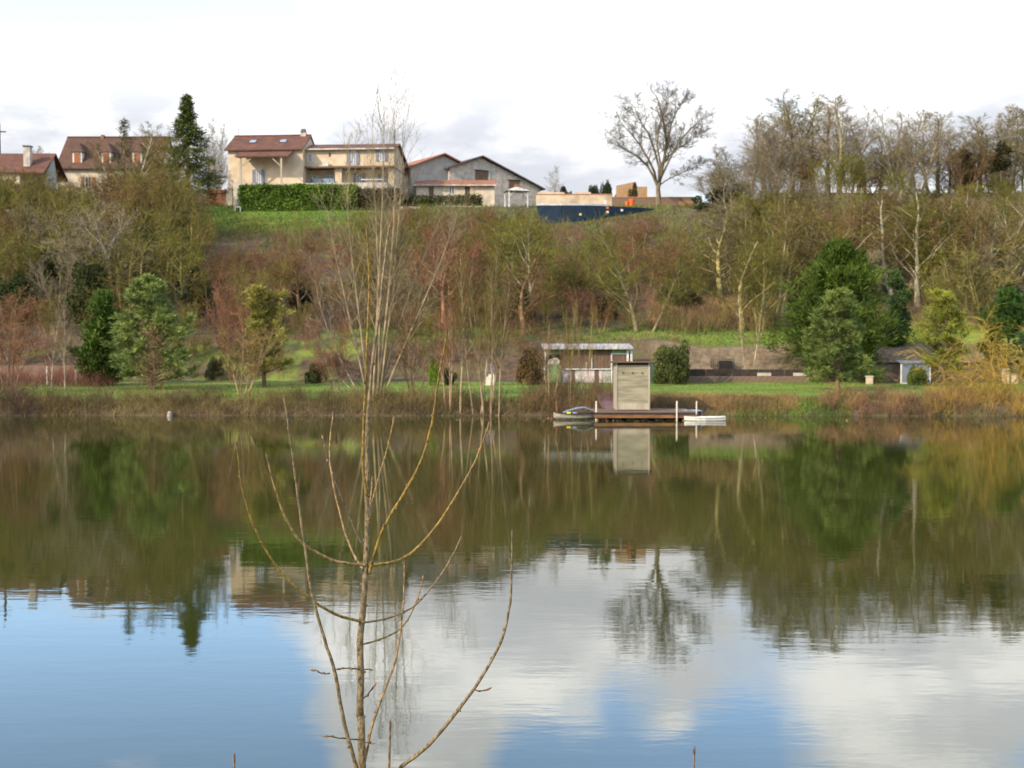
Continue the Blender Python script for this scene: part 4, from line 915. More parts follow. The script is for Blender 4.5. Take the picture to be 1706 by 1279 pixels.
# the big tree is grown to its own shape
def big_tree():
    rng = np.random.default_rng(7); H = 16.2
    pts = np.array([[0, 0, -.3], [.02, 0, 1.4], [-.05, .05, 2.6], [0, 0, 3.1]])
    lim = [[(0, 0, 2.7), (.35, .1, 4.6), (.75, 0, 6.8), (1.0, -.1, 8.8), (.75, .1, 11.0), (.2, .2, 13.4), (-.2, .1, 15.4)],
           [(1.0, -.1, 8.6), (1.3, .2, 10), (1.7, .3, 11.6), (2.3, .3, 13), (2.9, .2, 14.2), (3.3, .1, 14.9), (3.5, .1, 15.3)],
           [(0, 0, 2.6), (-.5, -.3, 4.0), (-1.4, -.4, 5.6), (-2.7, -.3, 6.9), (-4.0, -.1, 7.7), (-5.0, .1, 8.6), (-5.6, .2, 9.7)],
           [(-.1, .1, 3.0), (-.5, .6, 5.0), (-1.2, 1.0, 7.0), (-2.3, 1.2, 8.8), (-3.4, 1.1, 10.2), (-4.2, 1.0, 11.2), (-4.7, 1.0, 12)],
           [(.1, .2, 3.2), (.2, 1.0, 5.5), (-.3, 1.6, 8.0), (-1.1, 1.8, 10.2), (-1.9, 1.9, 12), (-2.5, 1.9, 13.3), (-2.8, 1.8, 14.2)],
           [(.2, 0, 3.6), (.9, -.8, 5.4), (1.7, -1.4, 7.4), (2.8, -1.6, 9.2), (3.8, -1.6, 10.4), (4.7, -1.5, 11.2), (5.4, -1.4, 12)],
           [(.1, -.1, 3.4), (.1, -1.0, 5.6), (-.4, -1.7, 8.0), (-.3, -2.0, 10.4), (.3, -2.0, 12.4), (.7, -1.9, 13.8), (.9, -1.8, 14.8)],
           [(.1, 0, 2.9), (.9, .3, 3.6), (1.9, .5, 4.2), (3.0, .6, 4.6), (4.0, .6, 5.2), (4.8, .6, 5.6), (5.4, .5, 6.1)],
           [(.6, .1, 6.0), (1.5, .9, 7.2), (2.6, 1.3, 8.2), (3.6, 1.5, 8.8), (4.5, 1.5, 9.6), (5.2, 1.5, 10.0), (5.8, 1.5, 10.6)]]
    P = np.array(lim) + rng.normal(size=(len(lim), 7, 3)) * .06
    r0 = np.array([.27, .12, .19, .18, .17, .15, .15, .09, .11])
    L = np.array([13, 7, 9.5, 10.5, 12, 10.5, 12, 6.3, 7.5])
    Rr = r0[:, None] * np.linspace(1, .16, 7)[None]
    big = [tubes(pts[None], np.array([[.4, .31, .28, .22]]), 10, rng), tubes(P, Rr, 7, rng)]
    fine = []
    P1, R1, L1 = kids(P, Rr, L, 18, rng, start=.24, ang=(25, 60), ratio=(.16, .34), npt=5, wander=.12, trop=.06, rr=.5, rmin=.02, taper=.3); big.append(tubes(P1, R1, 4, rng))
    P2, R2, L2 = kids(P1, R1, L1, 7, rng, start=.15, ang=(25, 60), ratio=(.3, .6), npt=4, wander=.14, trop=.05, rmin=.013, taper=.3); fine.append(tubes(P2, R2, 3, rng))
    P3, R3, L3 = kids(P2, R2, L2, 7, rng, start=.1, ang=(25, 65), ratio=(.45, .8), **{**TW, 'rmin': .013}); fine.append(tubes(P3, R3, 3, rng))
    P4, R4, L4 = kids(P3, R3, L3, 3, rng, start=.1, ang=(25, 65), ratio=(.5, .85), **{**TW, 'rmin': .011}); fine.append(tubes(P4, R4, 2, rng))
    x, y = X(1096, 162), 162.0
    o = empty('bare_tree', (x, y, zt1(x, y)), 0, 'large lone spreading bare tree on the hilltop against the sky', 'tree')
    s = (Z(128, y) - zt1(x, y)) / max(v[:, 2].max() for v, f in fine); o.scale = (s * 1.1, s * 1.1, s)
    link('trunk', mesh_np('big_trunk', big, 'bark', True), o, (.15, .12, .075)); link('crown', mesh_np('big_crown', fine, 'twig'), o, (.085, .07, .05))
big_tree()
put('spruce', 'spruce_tree', 315, 164, 154, 'tall dark spruce standing between the dormer house and the farmhouse', col=(.085, .11, .025), bark=(.09, .06, .04), width=140, rz=.4)
put('tall1', 'bare_tree', 208, 150, 196, 'tall bare tree with pale trunk in front of the dormer house', col=OL, bark=PALE, width=120)
put('thin_spruce', 'spruce_tree', 210, 151, 193, 'thin ragged conifer top in front of the dormer house', col=(.085, .085, .03), bark=(.2, .17, .11), width=100)
put('tall2', 'bare_tree', 366, 178, 195, 'thin bare tree rising just left of the farmhouse roof', col=GY_, width=46)
put('tall0', 'bare_tree', 350, 182, 225, 'small bare tree with dark base between spruce and farmhouse', col=DK, width=40)
put('round0', 'bare_tree', 272, 158, 208, 'bushy bare tree at the left foot of the tall spruce', col=OL, width=90)
put('round1', 'bare_tree', 70, 172, 240, 'bare tree behind the cottage roof and chimney', col=GY_, width=60)
put('tall3', 'bare_tree', 927, 176, 274, 'slim leafless tree rising above the cream garden wall', col=GY_, width=34)
put('bush_b', 'evergreen_bush', 940, 174, 309, 'dark dome shaped bush behind the cream garden wall', 'bush', col=(.05, .045, .025), width=28, crown_name='leaves', trunk_name='stems')
put('bush_a', 'evergreen_bush', 988, 174, 306, 'smaller of two dark green bushes by the board fence', 'bush', col=(.028, .045, .018), width=30, crown_name='leaves', trunk_name='stems')
put('bush_c', 'evergreen_bush', 1010, 173.5, 298, 'larger of two dark green bushes by the board fence', 'bush', col=(.03, .05, .018), width=34, crown_name='leaves', trunk_name='stems')
put('bush_b', 'evergreen_bush', 1055, 170, 303, 'dark shrub growing against the board fence', 'bush', col=(.07, .06, .03), width=18, crown_name='leaves', trunk_name='stems')
put('bush_c', 'evergreen_bush', 1208, 158, 312, 'wide dark green evergreen bush at the start of the right hand wood', 'bush', col=(.05, .075, .02), width=100, crown_name='leaves', trunk_name='stems')
put('bush_a', 'evergreen_bush', 1180, 157, 335, 'low green evergreen bush next to the brown wall pillar', 'bush', col=(.045, .07, .02), width=50, crown_name='leaves', trunk_name='stems')
# wood on the right-hand ridge
rt_ = random.Random(21)
def ordinal(i):
    a = 'first second third fourth fifth sixth seventh eighth ninth tenth eleventh twelfth thirteenth fourteenth fifteenth sixteenth seventeenth eighteenth nineteenth'.split()
    if i < 19: return a[i]
    t_ = ('twent', 'thirt', 'fort')[(i + 1) // 10 - 2]
    return t_ + 'ieth' if (i + 1) % 10 == 0 else t_ + 'y-' + a[(i + 1) % 10 - 1]
zc = {}
WOOD = [(1188, 262), (1215, 235), (1243, 205), (1262, 228), (1284, 152), (1300, 185), (1318, 160), (1338, 175), (1358, 150), (1378, 166), (1396, 150), (1412, 168), (1428, 195), (1446, 225), (1462, 212),
        (1478, 190), (1494, 182), (1512, 186), (1528, 176), (1545, 180), (1560, 190), (1578, 226), (1596, 205), (1612, 198), (1630, 190), (1648, 174), (1664, 178), (1680, 172), (1698, 176), (1722, 180), (1750, 190)]
for i, (p, top) in enumerate(WOOD):
    y = rt_.uniform(160, 176)
    zone = ('at the left end of the ridge wood' if p < 1270 else 'in the tallest clump of the ridge wood' if p < 1440 else 'in the middle clump of the ridge wood' if p < 1590 else 'in the right hand clump of the ridge wood')
    if i: zc[zone] = zc.get(zone, -1) + 1
    put('tall%d' % rt_.randrange(4), 'bare_tree', p, y, top + rt_.uniform(-4, 6), ordinal(zc.setdefault(zone, 0)) + ' bare tree from the left ' + zone, group='bare trees ' + zone, col=rt_.choice(((.2, .165, .075), (.27, .22, .15), (.25, .205, .13), (.2, .18, .06))), bark=rt_.choice(((.24, .2, .13), (.28, .24, .16), (.2, .17, .08))), width=rt_.uniform(75, 115), rng=rt_)
for p, top, w_, lb in ((1606, 245, 44, 'ivy covered trunk with dark brown green foliage in the ridge wood'), (1662, 235, 50, 'thick ivy column near the right edge of the ridge wood'), (1345, 278, 26, 'narrow ivy column on a trunk of the tallest ridge clump')):
    put('ivy', 'ivy_column', p, 163, top, lb, 'ivy', col=(.065, .06, .025), width=w_, crown_name='leaves', trunk_name='stems')
rb = random.Random(4)
for i in range(34):       # undergrowth along the ridge line
    p = 1192 + i * 16.4 + rb.uniform(-4, 4)
    put(rb.choice(('bushy0', 'bushy1', 'bushy2', 'bushy3', 'tall1', 'tall2')), 'bare_shrub', p, rb.uniform(152, 166), rb.uniform(236, 316), ordinal(i) + ' shrub from the left in the undergrowth along the wooded ridge', 'shrub', 'undergrowth shrubs along the ridge', col=rb.choice((OL, BR, (.2, .165, .1), MO)), width=rb.uniform(60, 95), rng=rb)

# ------------------------------------------------------------------ plants: the slope
def lim(px):
    return float(np.interp(px, [-60, 60, 110, 170, 240, 300, 335, 350, 580, 610, 690, 760, 880, 910, 1000, 1090, 1170, 1200, 1300, 1760], [282, 278, 284, 288, 262, 268, 318, 392, 392, 352, 342, 338, 346, 372, 372, 356, 350, 330, 335, 330]))
LAND = [(20, 'the cottage'), (95, 'the gap beside the cottage'), (150, 'the left dormer'), (205, 'the middle dormer'), (255, 'the right dormer'), (315, 'the spruce'), (380, 'the farmhouse left corner'), (440, 'the farmhouse porch'), (505, 'the farmhouse chimney'), (560, 'the gallery pillar'), (630, 'the farmhouse right end'), (700, 'the left barn'), (760, 'the white annex window'), (815, 'the right barn'), (865, 'the garden pavilion'), (925, 'the cream wall'), (985, 'the two dark bushes'), (1040, 'the orange bins'), (1098, 'the lone tree'), (1160, 'the wall pillar'),
        (1215, 'the wide evergreen bush'), (1290, 'the first tall ridge trees'), (1360, 'the tallest ridge trees'), (1430, 'the first ridge dip'), (1500, 'the middle ridge clump'), (1570, 'the second ridge dip'), (1625, 'the ivied ridge trunk'), (1680, 'the last ridge clump')]
def where(px, y):
    tier = 'low' if y < 120 else 'halfway up' if y < 135 else 'high'
    return tier + ' on the slope below ' + min(LAND, key=lambda a: abs(a[0] - px))[1]
rs = random.Random(77)
def slope_zone(pa, pb, n, kinds, cols, hts, label, group, ya=106, yb=150, name='bare_tree', cat='tree', barks=None):
    for i in range(n):
        p = pa + (pb - pa) * (i + rs.random()) / n; y = rs.uniform(ya, yb); x = X(p, y); h = rs.uniform(*hts)
        zg = zt1(x, y); top = 567 - (zg + h - CAMZ) * F / y
        top = max(top, (lim(p) - (24 if p > 1200 else 0)) + rs.uniform(-6, 24))
        if Z(top, y) - zg < 1.2: continue
        kd, cc = rs.choice(kinds), rs.choice(cols)
        put(kd, name, p, y, top, {0: 'small ', 1: 'middling ', 2: 'tall '}[int(Z(top, y) - zg > 3.5) + int(Z(top, y) - zg > 6.5)] + TONE[cc] + {'t': ' slim', 'r': ' round', 'b': ' bushy'}[kd[0]] + ' tree ' + where(p, y), cat, 'bare trees of the hillside thicket', col=cc, bark=rs.choice(barks) if barks else None, width=rs.uniform(.75, 1.2) * (Z(top, y) - zg) * .8 * F / y, rng=rs)
RND = ('round0', 'round1', 'round2'); BSH = ('bushy0', 'bushy1', 'bushy2', 'bushy3'); TAL = ('tall0', 'tall1', 'tall2', 'tall3')
slope_zone(-50, 330, 34, RND + BSH, (OL, BR, MO, OL, GY_), (6, 11), 'bare tree in the olive brown thicket below the cottage and dormer house', 'thicket below the left hand houses', 106, 150)
slope_zone(330, 600, 22, BSH + RND, (BR, OL, RD), (3.5, 7), 'bare tree in the thicket below the bright green house lawn', 'thicket below the house lawn', 106, 138)
slope_zone(600, 900, 32, BSH + RND + TAL, (OL, BR, RD, MO), (4.5, 9), 'bare tree in the thicket below the annex and barns', 'thicket below the barns', 106, 148)
slope_zone(900, 1180, 24, BSH + RND, (OL, RD, MO, BR), (3.5, 7), 'bare tree in the thicket below the navy screen', 'thicket below the navy screen', 112, 145)
slope_zone(1180, 1740, 44, TAL + RND + BSH, (OL, MO, GY_, BR), (6, 12), 'bare tree on the wooded slope behind the big dark conifer', 'trees on the right hand slope', 112, 152, barks=((.3, .27, .18), (.24, .2, .12), (.2, .17, .05)))
slope_zone(-50, 330, 34, RND + BSH + TAL, (OL, BR, MO), (8, 11), '', 'thicket below the left hand houses', 140, 157)
slope_zone(600, 890, 16, BSH + RND, (OL, BR, MO, RD), (3, 5.5), '', 'thicket below the barns', 138, 154)
slope_zone(1190, 1740, 34, TAL + RND + BSH, (OL, BR, MO, DK), (6, 10), '', 'trees on the right hand slope', 142, 160)
slope_zone(1190, 1740, 16, TAL, (GY_, MO, OL), (10, 14), '', 'trees on the right hand slope', 116, 138, barks=((.42, .37, .26), (.36, .31, .2), (.36, .3, .12)))
slope_zone(880, 1000, 6, BSH, (OL, MO, BR), (3, 4.5), '', 'thicket below the navy screen', 142, 148)
slope_zone(-50, 600, 20, BSH, (BR, RD, OL, DK), (2.5, 4.5), '', 'thicket foot at the left', 103, 110)
slope_zone(600, 1060, 10, BSH, (BR, RD, OL), (2, 4), '', 'thicket foot in the middle', 103, 112)
slope_zone(-30, 560, 18, BSH, (RD, BR, OL), (1.6, 3.2), '', '', 97, 103)
slope_zone(600, 900, 8, BSH, (BR, RD, OL), (1.4, 2.8), '', '', 97, 103)
# trees of the slope that stand out
put('tall1', 'bare_tree', 1075, 106, 352, 'mossy bare tree on the grass terrace straight above the jetty booth', col=MO, bark=(.17, .14, .07), width=190)
put('tall2', 'bare_tree', 1262, 108, 372, 'slender yellowish trunked tree left of the big dark conifer', col=MO, bark=(.3, .25, .1), width=110)
put('tall0', 'bare_tree', 1237, 107, 395, 'leaning yellow trunked tree beside the straw coloured grass', col=MO, bark=(.3, .24, .1), width=120)
put('slim1', 'bare_tree', 1248, 97, 470, 'thin pale trunk rising from the brown bank beside the black cage', col=OL, bark=(.4, .34, .22), width=60)
put('round1', 'bare_tree', 885, 112, 345, 'mossy pale trunked tree above the garden shack', col=MO, bark=(.24, .22, .14), width=130)
put('bushy3', 'bare_tree', 1640, 108, 390, 'wide yellow green bare tree behind the light green pine', col=(.17, .14, .04), bark=(.22, .19, .06), width=200)
put('bushy2', 'bare_tree', 1580, 112, 400, 'arching mossy bare tree above the light green pine', col=MO, width=150)
put('ivy', 'ivy_column', 1497, 103, 446, 'dark green ivy column right of the big dark conifer', 'ivy', col=(.075, .12, .035), width=56, crown_name='leaves', trunk_name='stems')
for p, y, top, w_, c, lb in ((70, 118, 395, 110, (.10, .115, .025), 'yellow green ivy covered bush on the left slope'), (22, 112, 455, 90, (.05, .07, .02), 'dark evergreen bush at the left edge of the slope'), (150, 110, 430, 100, (.05, .065, .02), 'dark green evergreen bush above the dark cypress'),
                             (115, 128, 345, 90, (.09, .10, .025), 'olive leafed bush below the dormer house'), (505, 116, 470, 80, (.05, .042, .024), 'nearly black bush in the thicket left of the tall shore tree'), (330, 114, 440, 70, (.06, .06, .025), 'dull green bush behind the reddish shrub'),
                             (255, 122, 372, 90, (.085, .085, .026), 'olive brown ivied bush below the right dormer'), (45, 135, 330, 80, (.075, .085, .024), 'dull green ivied bush below the cottage'), (190, 116, 415, 80, (.07, .085, .022), 'mid green ivied bush behind the bright pine'), (300, 132, 345, 70, (.075, .07, .028), 'dull ivied bush below the spruce'), (360, 98, 592, 40, (.08, .085, .028), 'low olive bush on the brown bank between the two lawn pines'), (560, 99, 590, 44, (.075, .08, .026), 'low olive bush on the brown bank left of the tall shore tree foot'), (130, 100, 575, 50, (.06, .075, .022), 'dark low bush above the violet brown wall'), (860, 112, 470, 60, (.07, .08, .025), 'low green bush in the thicket above the shack'), (1010, 114, 490, 70, (.05, .05, .022), 'dark low bush in the thicket above the booth'), (1130, 116, 470, 80, (.06, .06, .024), 'dark bush in the thicket left of the yellowish trunks'), (1330, 118, 420, 70, (.06, .065, .024), 'dark ivied bush left of the big conifer top'), (1430, 122, 405, 70, (.055, .06, .022), 'dark ivied bush right of the big conifer top'), (1690, 106, 470, 90, (.03, .055, .02), 'dark green evergreen at the right edge of the slope'), (1550, 140, 345, 80, (.04, .05, .02), 'dark ivy covered bush high on the right slope')):
    put(rs.choice(('bush_a', 'bush_b', 'bush_c')), 'evergreen_bush', p, y, top, lb, 'bush', col=c, width=w_, crown_name='leaves', trunk_name='stems')

# ------------------------------------------------------------------ plants: lawn and shore
put('pine', 'pine_tree', 252, 88, 466, 'bushy bright green pine on the left lawn', col=(.2, .25, .07), bark=(.16, .1, .06), width=200, rz=1.0)
put('cypress', 'cypress_tree', 172, 92, 488, 'dark green cypress to the left of the bright pine', col=(.06, .10, .014), bark=(.09, .06, .04), width=95)
put('larch', 'larch_tree', 256, 82.5, 543, 'small brownish larch in front of the bright green pine', col=(.17, .125, .05), bark=(.17, .11, .06), width=84)
put('pine_b', 'pine_tree', 440, 90, 492, 'yellow green pine behind the many stemmed reddish shrub', col=(.24, .22, .05), bark=(.14, .09, .05), width=150, rz=2.2)
put('bushy1', 'bare_shrub', 405, 80.5, 500, 'many stemmed reddish brown shrub on the shore before the yellow green pine', 'shrub', col=(.2, .125, .05), bark=(.26, .18, .09), width=130)
put('bushy2', 'bare_shrub', 385, 98, 455, 'rust coloured bare shrub behind the yellow green pine', 'shrub', col=(.2, .09, .05), bark=(.2, .1, .06), width=95)
put('slim0', 'sapling', 85, 87, 500, 'left one of two pale trunked saplings on the left lawn', 'sapling', col=(.2, .13, .08), bark=(.36, .31, .22), width=50)
put('slim0', 'sapling', 107, 87, 492, 'right one of two pale trunked saplings on the left lawn', 'sapling', col=(.2, .13, .08), bark=(.36, .31, .22), width=54)
put('bushy0', 'bare_shrub', 12, 84, 470, 'reddish bare shrub on the lawn at the left edge', 'shrub', col=RD, bark=(.22, .12, .07), width=110)
put('yew', 'conifer_tree', 1395, 97, 407, 'big dark yellowish green conifer on the right lawn', col=(.062, .10, .011), bark=(.1, .07, .04), width=225, rz=.7)
put('pine', 'pine_tree', 1397, 86, 487, 'blue green pine in front of the big dark conifer', col=(.15, .195, .05), bark=(.17, .11, .07), width=150, rz=2.6)
put('pine_b', 'pine_tree', 1575, 93, 496, 'light yellow green pine behind the golden willow', col=(.21, .225, .035), bark=(.14, .09, .05), width=125, rz=.3)
put('pine', 'pine_tree', 1680, 97, 485, 'dark green pine at the right edge behind the willow', col=(.055, .11, .02), bark=(.1, .07, .05), width=120, rz=1.7)
put('pine_b', 'pine_tree', 1712, 90, 560, 'small blue green pine cut by the right edge', col=(.06, .11, .045), bark=(.1, .07, .05), width=70, rz=1.1)
put('bush_c', 'evergreen_bush', 1122, 93.5, 566, 'glossy dark green laurel bush behind the white table', 'bush', col=(.10, .115, .03), width=92, crown_name='leaves', trunk_name='stems')
put('bush_a', 'evergreen_bush', 884, 93, 574, 'reddish brown leafed bush at the left end of the shack', 'bush', col=(.13, .085, .035), width=54, crown_name='leaves', trunk_name='stems')
put('bush_b', 'evergreen_bush', 723, 92, 594, 'small bright lime green bush left of the stone lantern', 'bush', col=(.17, .27, .03), width=26, crown_name='leaves', trunk_name='stems')
put('bush_b', 'evergreen_bush', 748, 93, 612, 'small dark green bush beside the lime green bush', 'bush', col=(.05, .08, .025), width=36, crown_name='leaves', trunk_name='stems')
put('bush_c', 'evergreen_bush', 528, 95, 600, 'low dull green bush on the brown bank left of the tall shore tree', 'bush', col=(.07, .075, .025), width=42, crown_name='leaves', trunk_name='stems')
put('bush_c', 'evergreen_bush', 1528, 93.2, 606, 'low green bush in front of the glass shelter', 'bush', col=(.12, .16, .03), width=50, crown_name='leaves', trunk_name='stems')
# the tall fan of pale stems on the shore
def fan_tree():
    rng = np.random.default_rng(19); y = 79.0; drop = (1, 6, 12)
    spec = [((612, 660), (600, 480), (560, 330), (590, 250)), ((618, 660), (612, 520), (585, 400), (600, 250)), ((622, 660), (630, 480), (640, 330), (640, 175)), ((626, 655), (652, 470), (665, 330), (655, 165)),
            ((630, 650), (660, 530), (700, 440), (740, 350)), ((634, 650), (690, 530), (740, 440), (770, 330)), ((610, 655), (575, 560), (540, 470), (525, 390)), ((606, 655), (560, 590), (530, 530), (522, 440)),
            ((614, 655), (590, 560), (560, 440), (545, 350)), ((628, 655), (640, 500), (622, 360), (620, 190)), ((632, 652), (655, 480), (672, 330), (672, 190)), ((604, 660), (560, 620), (530, 600), (515, 540)), ((620, 660), (625, 560), (600, 430), (575, 300))]
    base = at(617, 668, y); base.z = zt1(base.x, y)
    PP = []
    for i, s in enumerate(spec):
        if i in drop: continue
        yo = np.linspace(0, rng.uniform(-2.2, 2.2), 4); c = [np.array(at(a, r_, y + yo[j]) - base) for j, (a, r_) in enumerate(s)]
        c[0] = c[0] * np.array([1, 0, 0]) + np.array([0, rng.uniform(-.3, .3), -.2])
        t_ = np.linspace(0, 1, 10)[:, None]; b_ = (1 - t_) ** 3 * c[0] + 3 * (1 - t_) ** 2 * t_ * c[1] + 3 * (1 - t_) * t_ ** 2 * c[2] + t_ ** 3 * c[3]; PP.append(b_)
    P = np.array(PP); L = np.linalg.norm(np.diff(P, axis=1), axis=2).sum(1)
    Rr = (.026 + L * .0028)[:, None] * np.linspace(1, .14, 10)[None]
    P1, R1, L1 = kids(P, Rr, L, 22, rng, start=.2, ang=(14, 34), ratio=(.12, .26), npt=4, wander=.07, trop=.1, rr=.45, rmin=.011, taper=.3)
    P2, R2, L2 = kids(P1, R1, L1, 7, rng, start=.15, ang=(18, 42), ratio=(.35, .65), **{**TW, 'rmin': .009})
    P3, R3, L3 = kids(P2, R2, L2, 4, rng, start=.15, ang=(18, 42), ratio=(.4, .7), **{**TW, 'rmin': .007})
    o = empty('bare_tree', base, 0, 'very tall pale stemmed tree fanning out from the shore in front of the hedge', 'tree')
    link('stem', mesh_np('fan_stems', [tubes(P, Rr, 7, rng)], 'bark', True), o, (.27, .215, .125))
    link('crown', mesh_np('fan_twigs', [tubes(P1, R1, 3, rng), tubes(P2, R2, 3, rng), tubes(P3, R3, 2, rng)], 'twig'), o, (.23, .18, .11))
    # dark ivy-grown foot
fan_tree()
put('bushy3', 'bare_shrub', 624, 80, 560, 'dark twiggy shrub round the foot of the tall shore tree', 'shrub', col=(.11, .075, .04), width=64)
for kd, p, y, top, c, bk, w_, lb in (('slim0', 767, 77.2, 395, BR, (.31, .23, .14), 70, 'straight pale sapling on the shore right of the tall fan tree'), ('slim1', 795, 77.2, 380, OL, (.3, .23, .13), 90, 'leaning two stemmed sapling on the shore below the stone lantern'),
        ('slim2', 812, 77.3, 415, OL, (.24, .17, .1), 60, 'slim reddish stemmed sapling on the shore in line with the stone lantern'), ('slim0', 831, 77.2, 430, BR, (.27, .2, .12), 56, 'thin crooked sapling at the water edge right of the stone lantern'),
        ('slim2', 748, 77.4, 470, RD, (.3, .2, .12), 50, 'small thin sapling just left of the straight pale sapling'), ('slim1', 948, 78.4, 500, OL, (.34, .26, .12), 46, 'slim sapling behind the grey punt'), ('slim1', 975, 78.6, 490, OL, (.34, .26, .12), 50, 'leaning slim sapling left of the purple gangway'),
        ('slim2', 915, 78.5, 520, BR, (.28, .2, .1), 50, 'thin twiggy sapling left of the orange brown post'), ('bushy0', 690, 80, 500, BR, (.2, .14, .08), 90, 'low bare shrub between the tall fan tree and the straight sapling'), ('bushy2', 560, 79.5, 520, RD, (.22, .15, .1), 80, 'reddish low bare shrub left of the tall fan tree')):
    put(kd, 'sapling' if kd.startswith('slim') else 'bare_shrub', p, y, top, lb, 'sapling' if kd.startswith('slim') else 'shrub', col=c, bark=bk, width=w_)
# golden willow
def willow():
    rng = np.random.default_rng(33); y = 79.6; x0 = X(1640, y); z0 = zt1(x0, y)
    n = 25; az = rng.random(n) * 6.28; tilt = rng.uniform(.1, .9, n)
    d = np.stack([np.sin(tilt) * np.cos(az), np.sin(tilt) * np.sin(az) * .6, np.cos(tilt)], 1)
    base = np.stack([rng.uniform(-1.3, 2.4, n), rng.uniform(-1.2, 1.0, n), np.full(n, -.1)], 1)
    L = rng.uniform(2.6, 5.2, n)
    P = walk(base, d, L, 10, .05, -.085, rng); Rr = rng.uniform(.018, .04, (n, 1)) * np.linspace(1, .25, 10)[None]
    P1, R1, L1 = kids(P, Rr, L, 20, rng, start=.2, ang=(15, 50), ratio=(.18, .42), npt=6, wander=.08, trop=-.22, rr=.4, rmin=.010, taper=.2)
    P2, R2, L2 = kids(P1, R1, L1, 6, rng, start=.15, ang=(15, 45), ratio=(.35, .75), npt=4, wander=.1, trop=-.2, rmin=.008)
    o = empty('willow_tree', (x0, y, z0), 0, 'golden weeping willow thicket on the shore at the right', 'tree')
    link('stem', mesh_np('willow_stems', [tubes(P, Rr, 5, rng)], 'bark', True), o, (.34, .21, .045))
    link('crown', mesh_np('willow_twigs', [tubes(P1, R1, 3, rng), tubes(P2, R2, 2, rng)], 'twig'), o, (.33, .225, .036))
    y = 84.0; b_ = at(1655, 600, y)
willow()

# ------------------------------------------------------------------ uncountable growth
def scrub(name, label, seed, n, pa, pb, ya, yb, hts, col, shoots=16, twigs=5, rad=.011, clump=None, tilt=.7):
    """brushwood: clumps of upright shoots with side twigs, all one mass"""
    rng = np.random.default_rng(seed)
    y = rng.uniform(ya, yb, n); p = rng.uniform(pa, pb, n); x = (p - W0 / 2) / F * y
    if clump is not None: keep = vnoise(x, y, clump[0], seed) > clump[1]; x, y = x[keep], y[keep]
    z = zt(x, y); keep = z > -.02; x, y, z = x[keep], y[keep], z[keep]; n = len(x); h = rng.uniform(*hts, n)
    m = n * shoots; bi = np.repeat(np.arange(n), shoots)
    p0 = np.stack([x, y, z - .05], 1)[bi] + rng.normal(size=(m, 3)) * np.array([.35, .35, 0]) * (h[bi] / 2.)[:, None]
    d = np.stack([rng.normal(size=m) * tilt * .6, rng.normal(size=m) * tilt * .6, np.ones(m)], 1)
    L = h[bi] * rng.uniform(.5, 1.1, m)
    P = walk(p0, d, L, 4, .14, .02, rng); Rr = np.full((m, 1), rad) * np.linspace(1, .4, 4)[None]
    parts = [tubes(P, Rr, 2, rng)]
    if twigs:
        P1, R1, L1 = kids(P, Rr, L, twigs, rng, start=.2, ang=(20, 60), ratio=(.25, .6), npt=3, wander=.15, trop=.05, rr=.6, rmin=rad * .7); parts.append(tubes(P1, R1, 2, rng))
    tag(link(name, mesh_np(name, parts, 'twig'), None, col), label, 'brushwood', kind='stuff')
scrub('brown_scrub', 'tangled brown leafless brushwood covering the hillside', 1, 760, -60, 1770, 105, 150, (1.0, 3.0), (.16, .10, .045), 14, 5, .013, (11, .35))
scrub('olive_scrub', 'olive green leafless brushwood between the hillside trees', 2, 700, -60, 1770, 105, 150, (1.2, 3.4), (.15, .14, .032), 14, 5, .013, (9, .42))
scrub('red_scrub', 'reddish bramble brushwood in patches on the hillside', 3, 500, 330, 1180, 108, 146, (1.0, 2.6), (.19, .085, .065), 14, 5, .012, (8, .5))
scrub('bank_brush', 'dense brown twiggy brush along the left and middle water edge', 4, 480, -40, 930, 76.0, 79.4, (.5, 1.4), (.14, .10, .042), 16, 5, .008)
scrub('red_bank_brush', 'reddish twigs on the bank left of the willow', 5, 150, 1375, 1620, 75.9, 79.4, (.6, 1.2), (.2, .115, .058), 16, 5, .008)
scrub('golden_bank_brush', 'golden twigs on the bank around the willow', 6, 110, 1540, 1740, 75.9, 80.2, (.6, 1.3), (.3, .19, .045), 16, 5, .008)
scrub('left_shore_brush', 'red brown twigs on the lawn edge at the left', 7, 120, -30, 190, 90, 96, (.8, 1.7), (.2, .09, .065), 14, 5, .010)
scrub('jetty_brush', 'brown twiggy brush on the bank left of the jetty booth', 10, 70, 880, 1020, 76.6, 80.5, (.9, 2.0), (.16, .10, .05), 16, 5, .008)
scrub('corner_brush', 'dark overhanging brush at the far left water edge', 8, 60, -60, 60, 74.5, 79, (1.2, 2.6), (.12, .07, .045), 18, 6, .009)
scrub('bank_litter', 'sparse dead stalks on the brown bank behind the lawn', 9, 1500, -40, 1740, 96.2, 104, (.25, .9), (.24, .16, .085), 8, 2, .008, (5, .3))
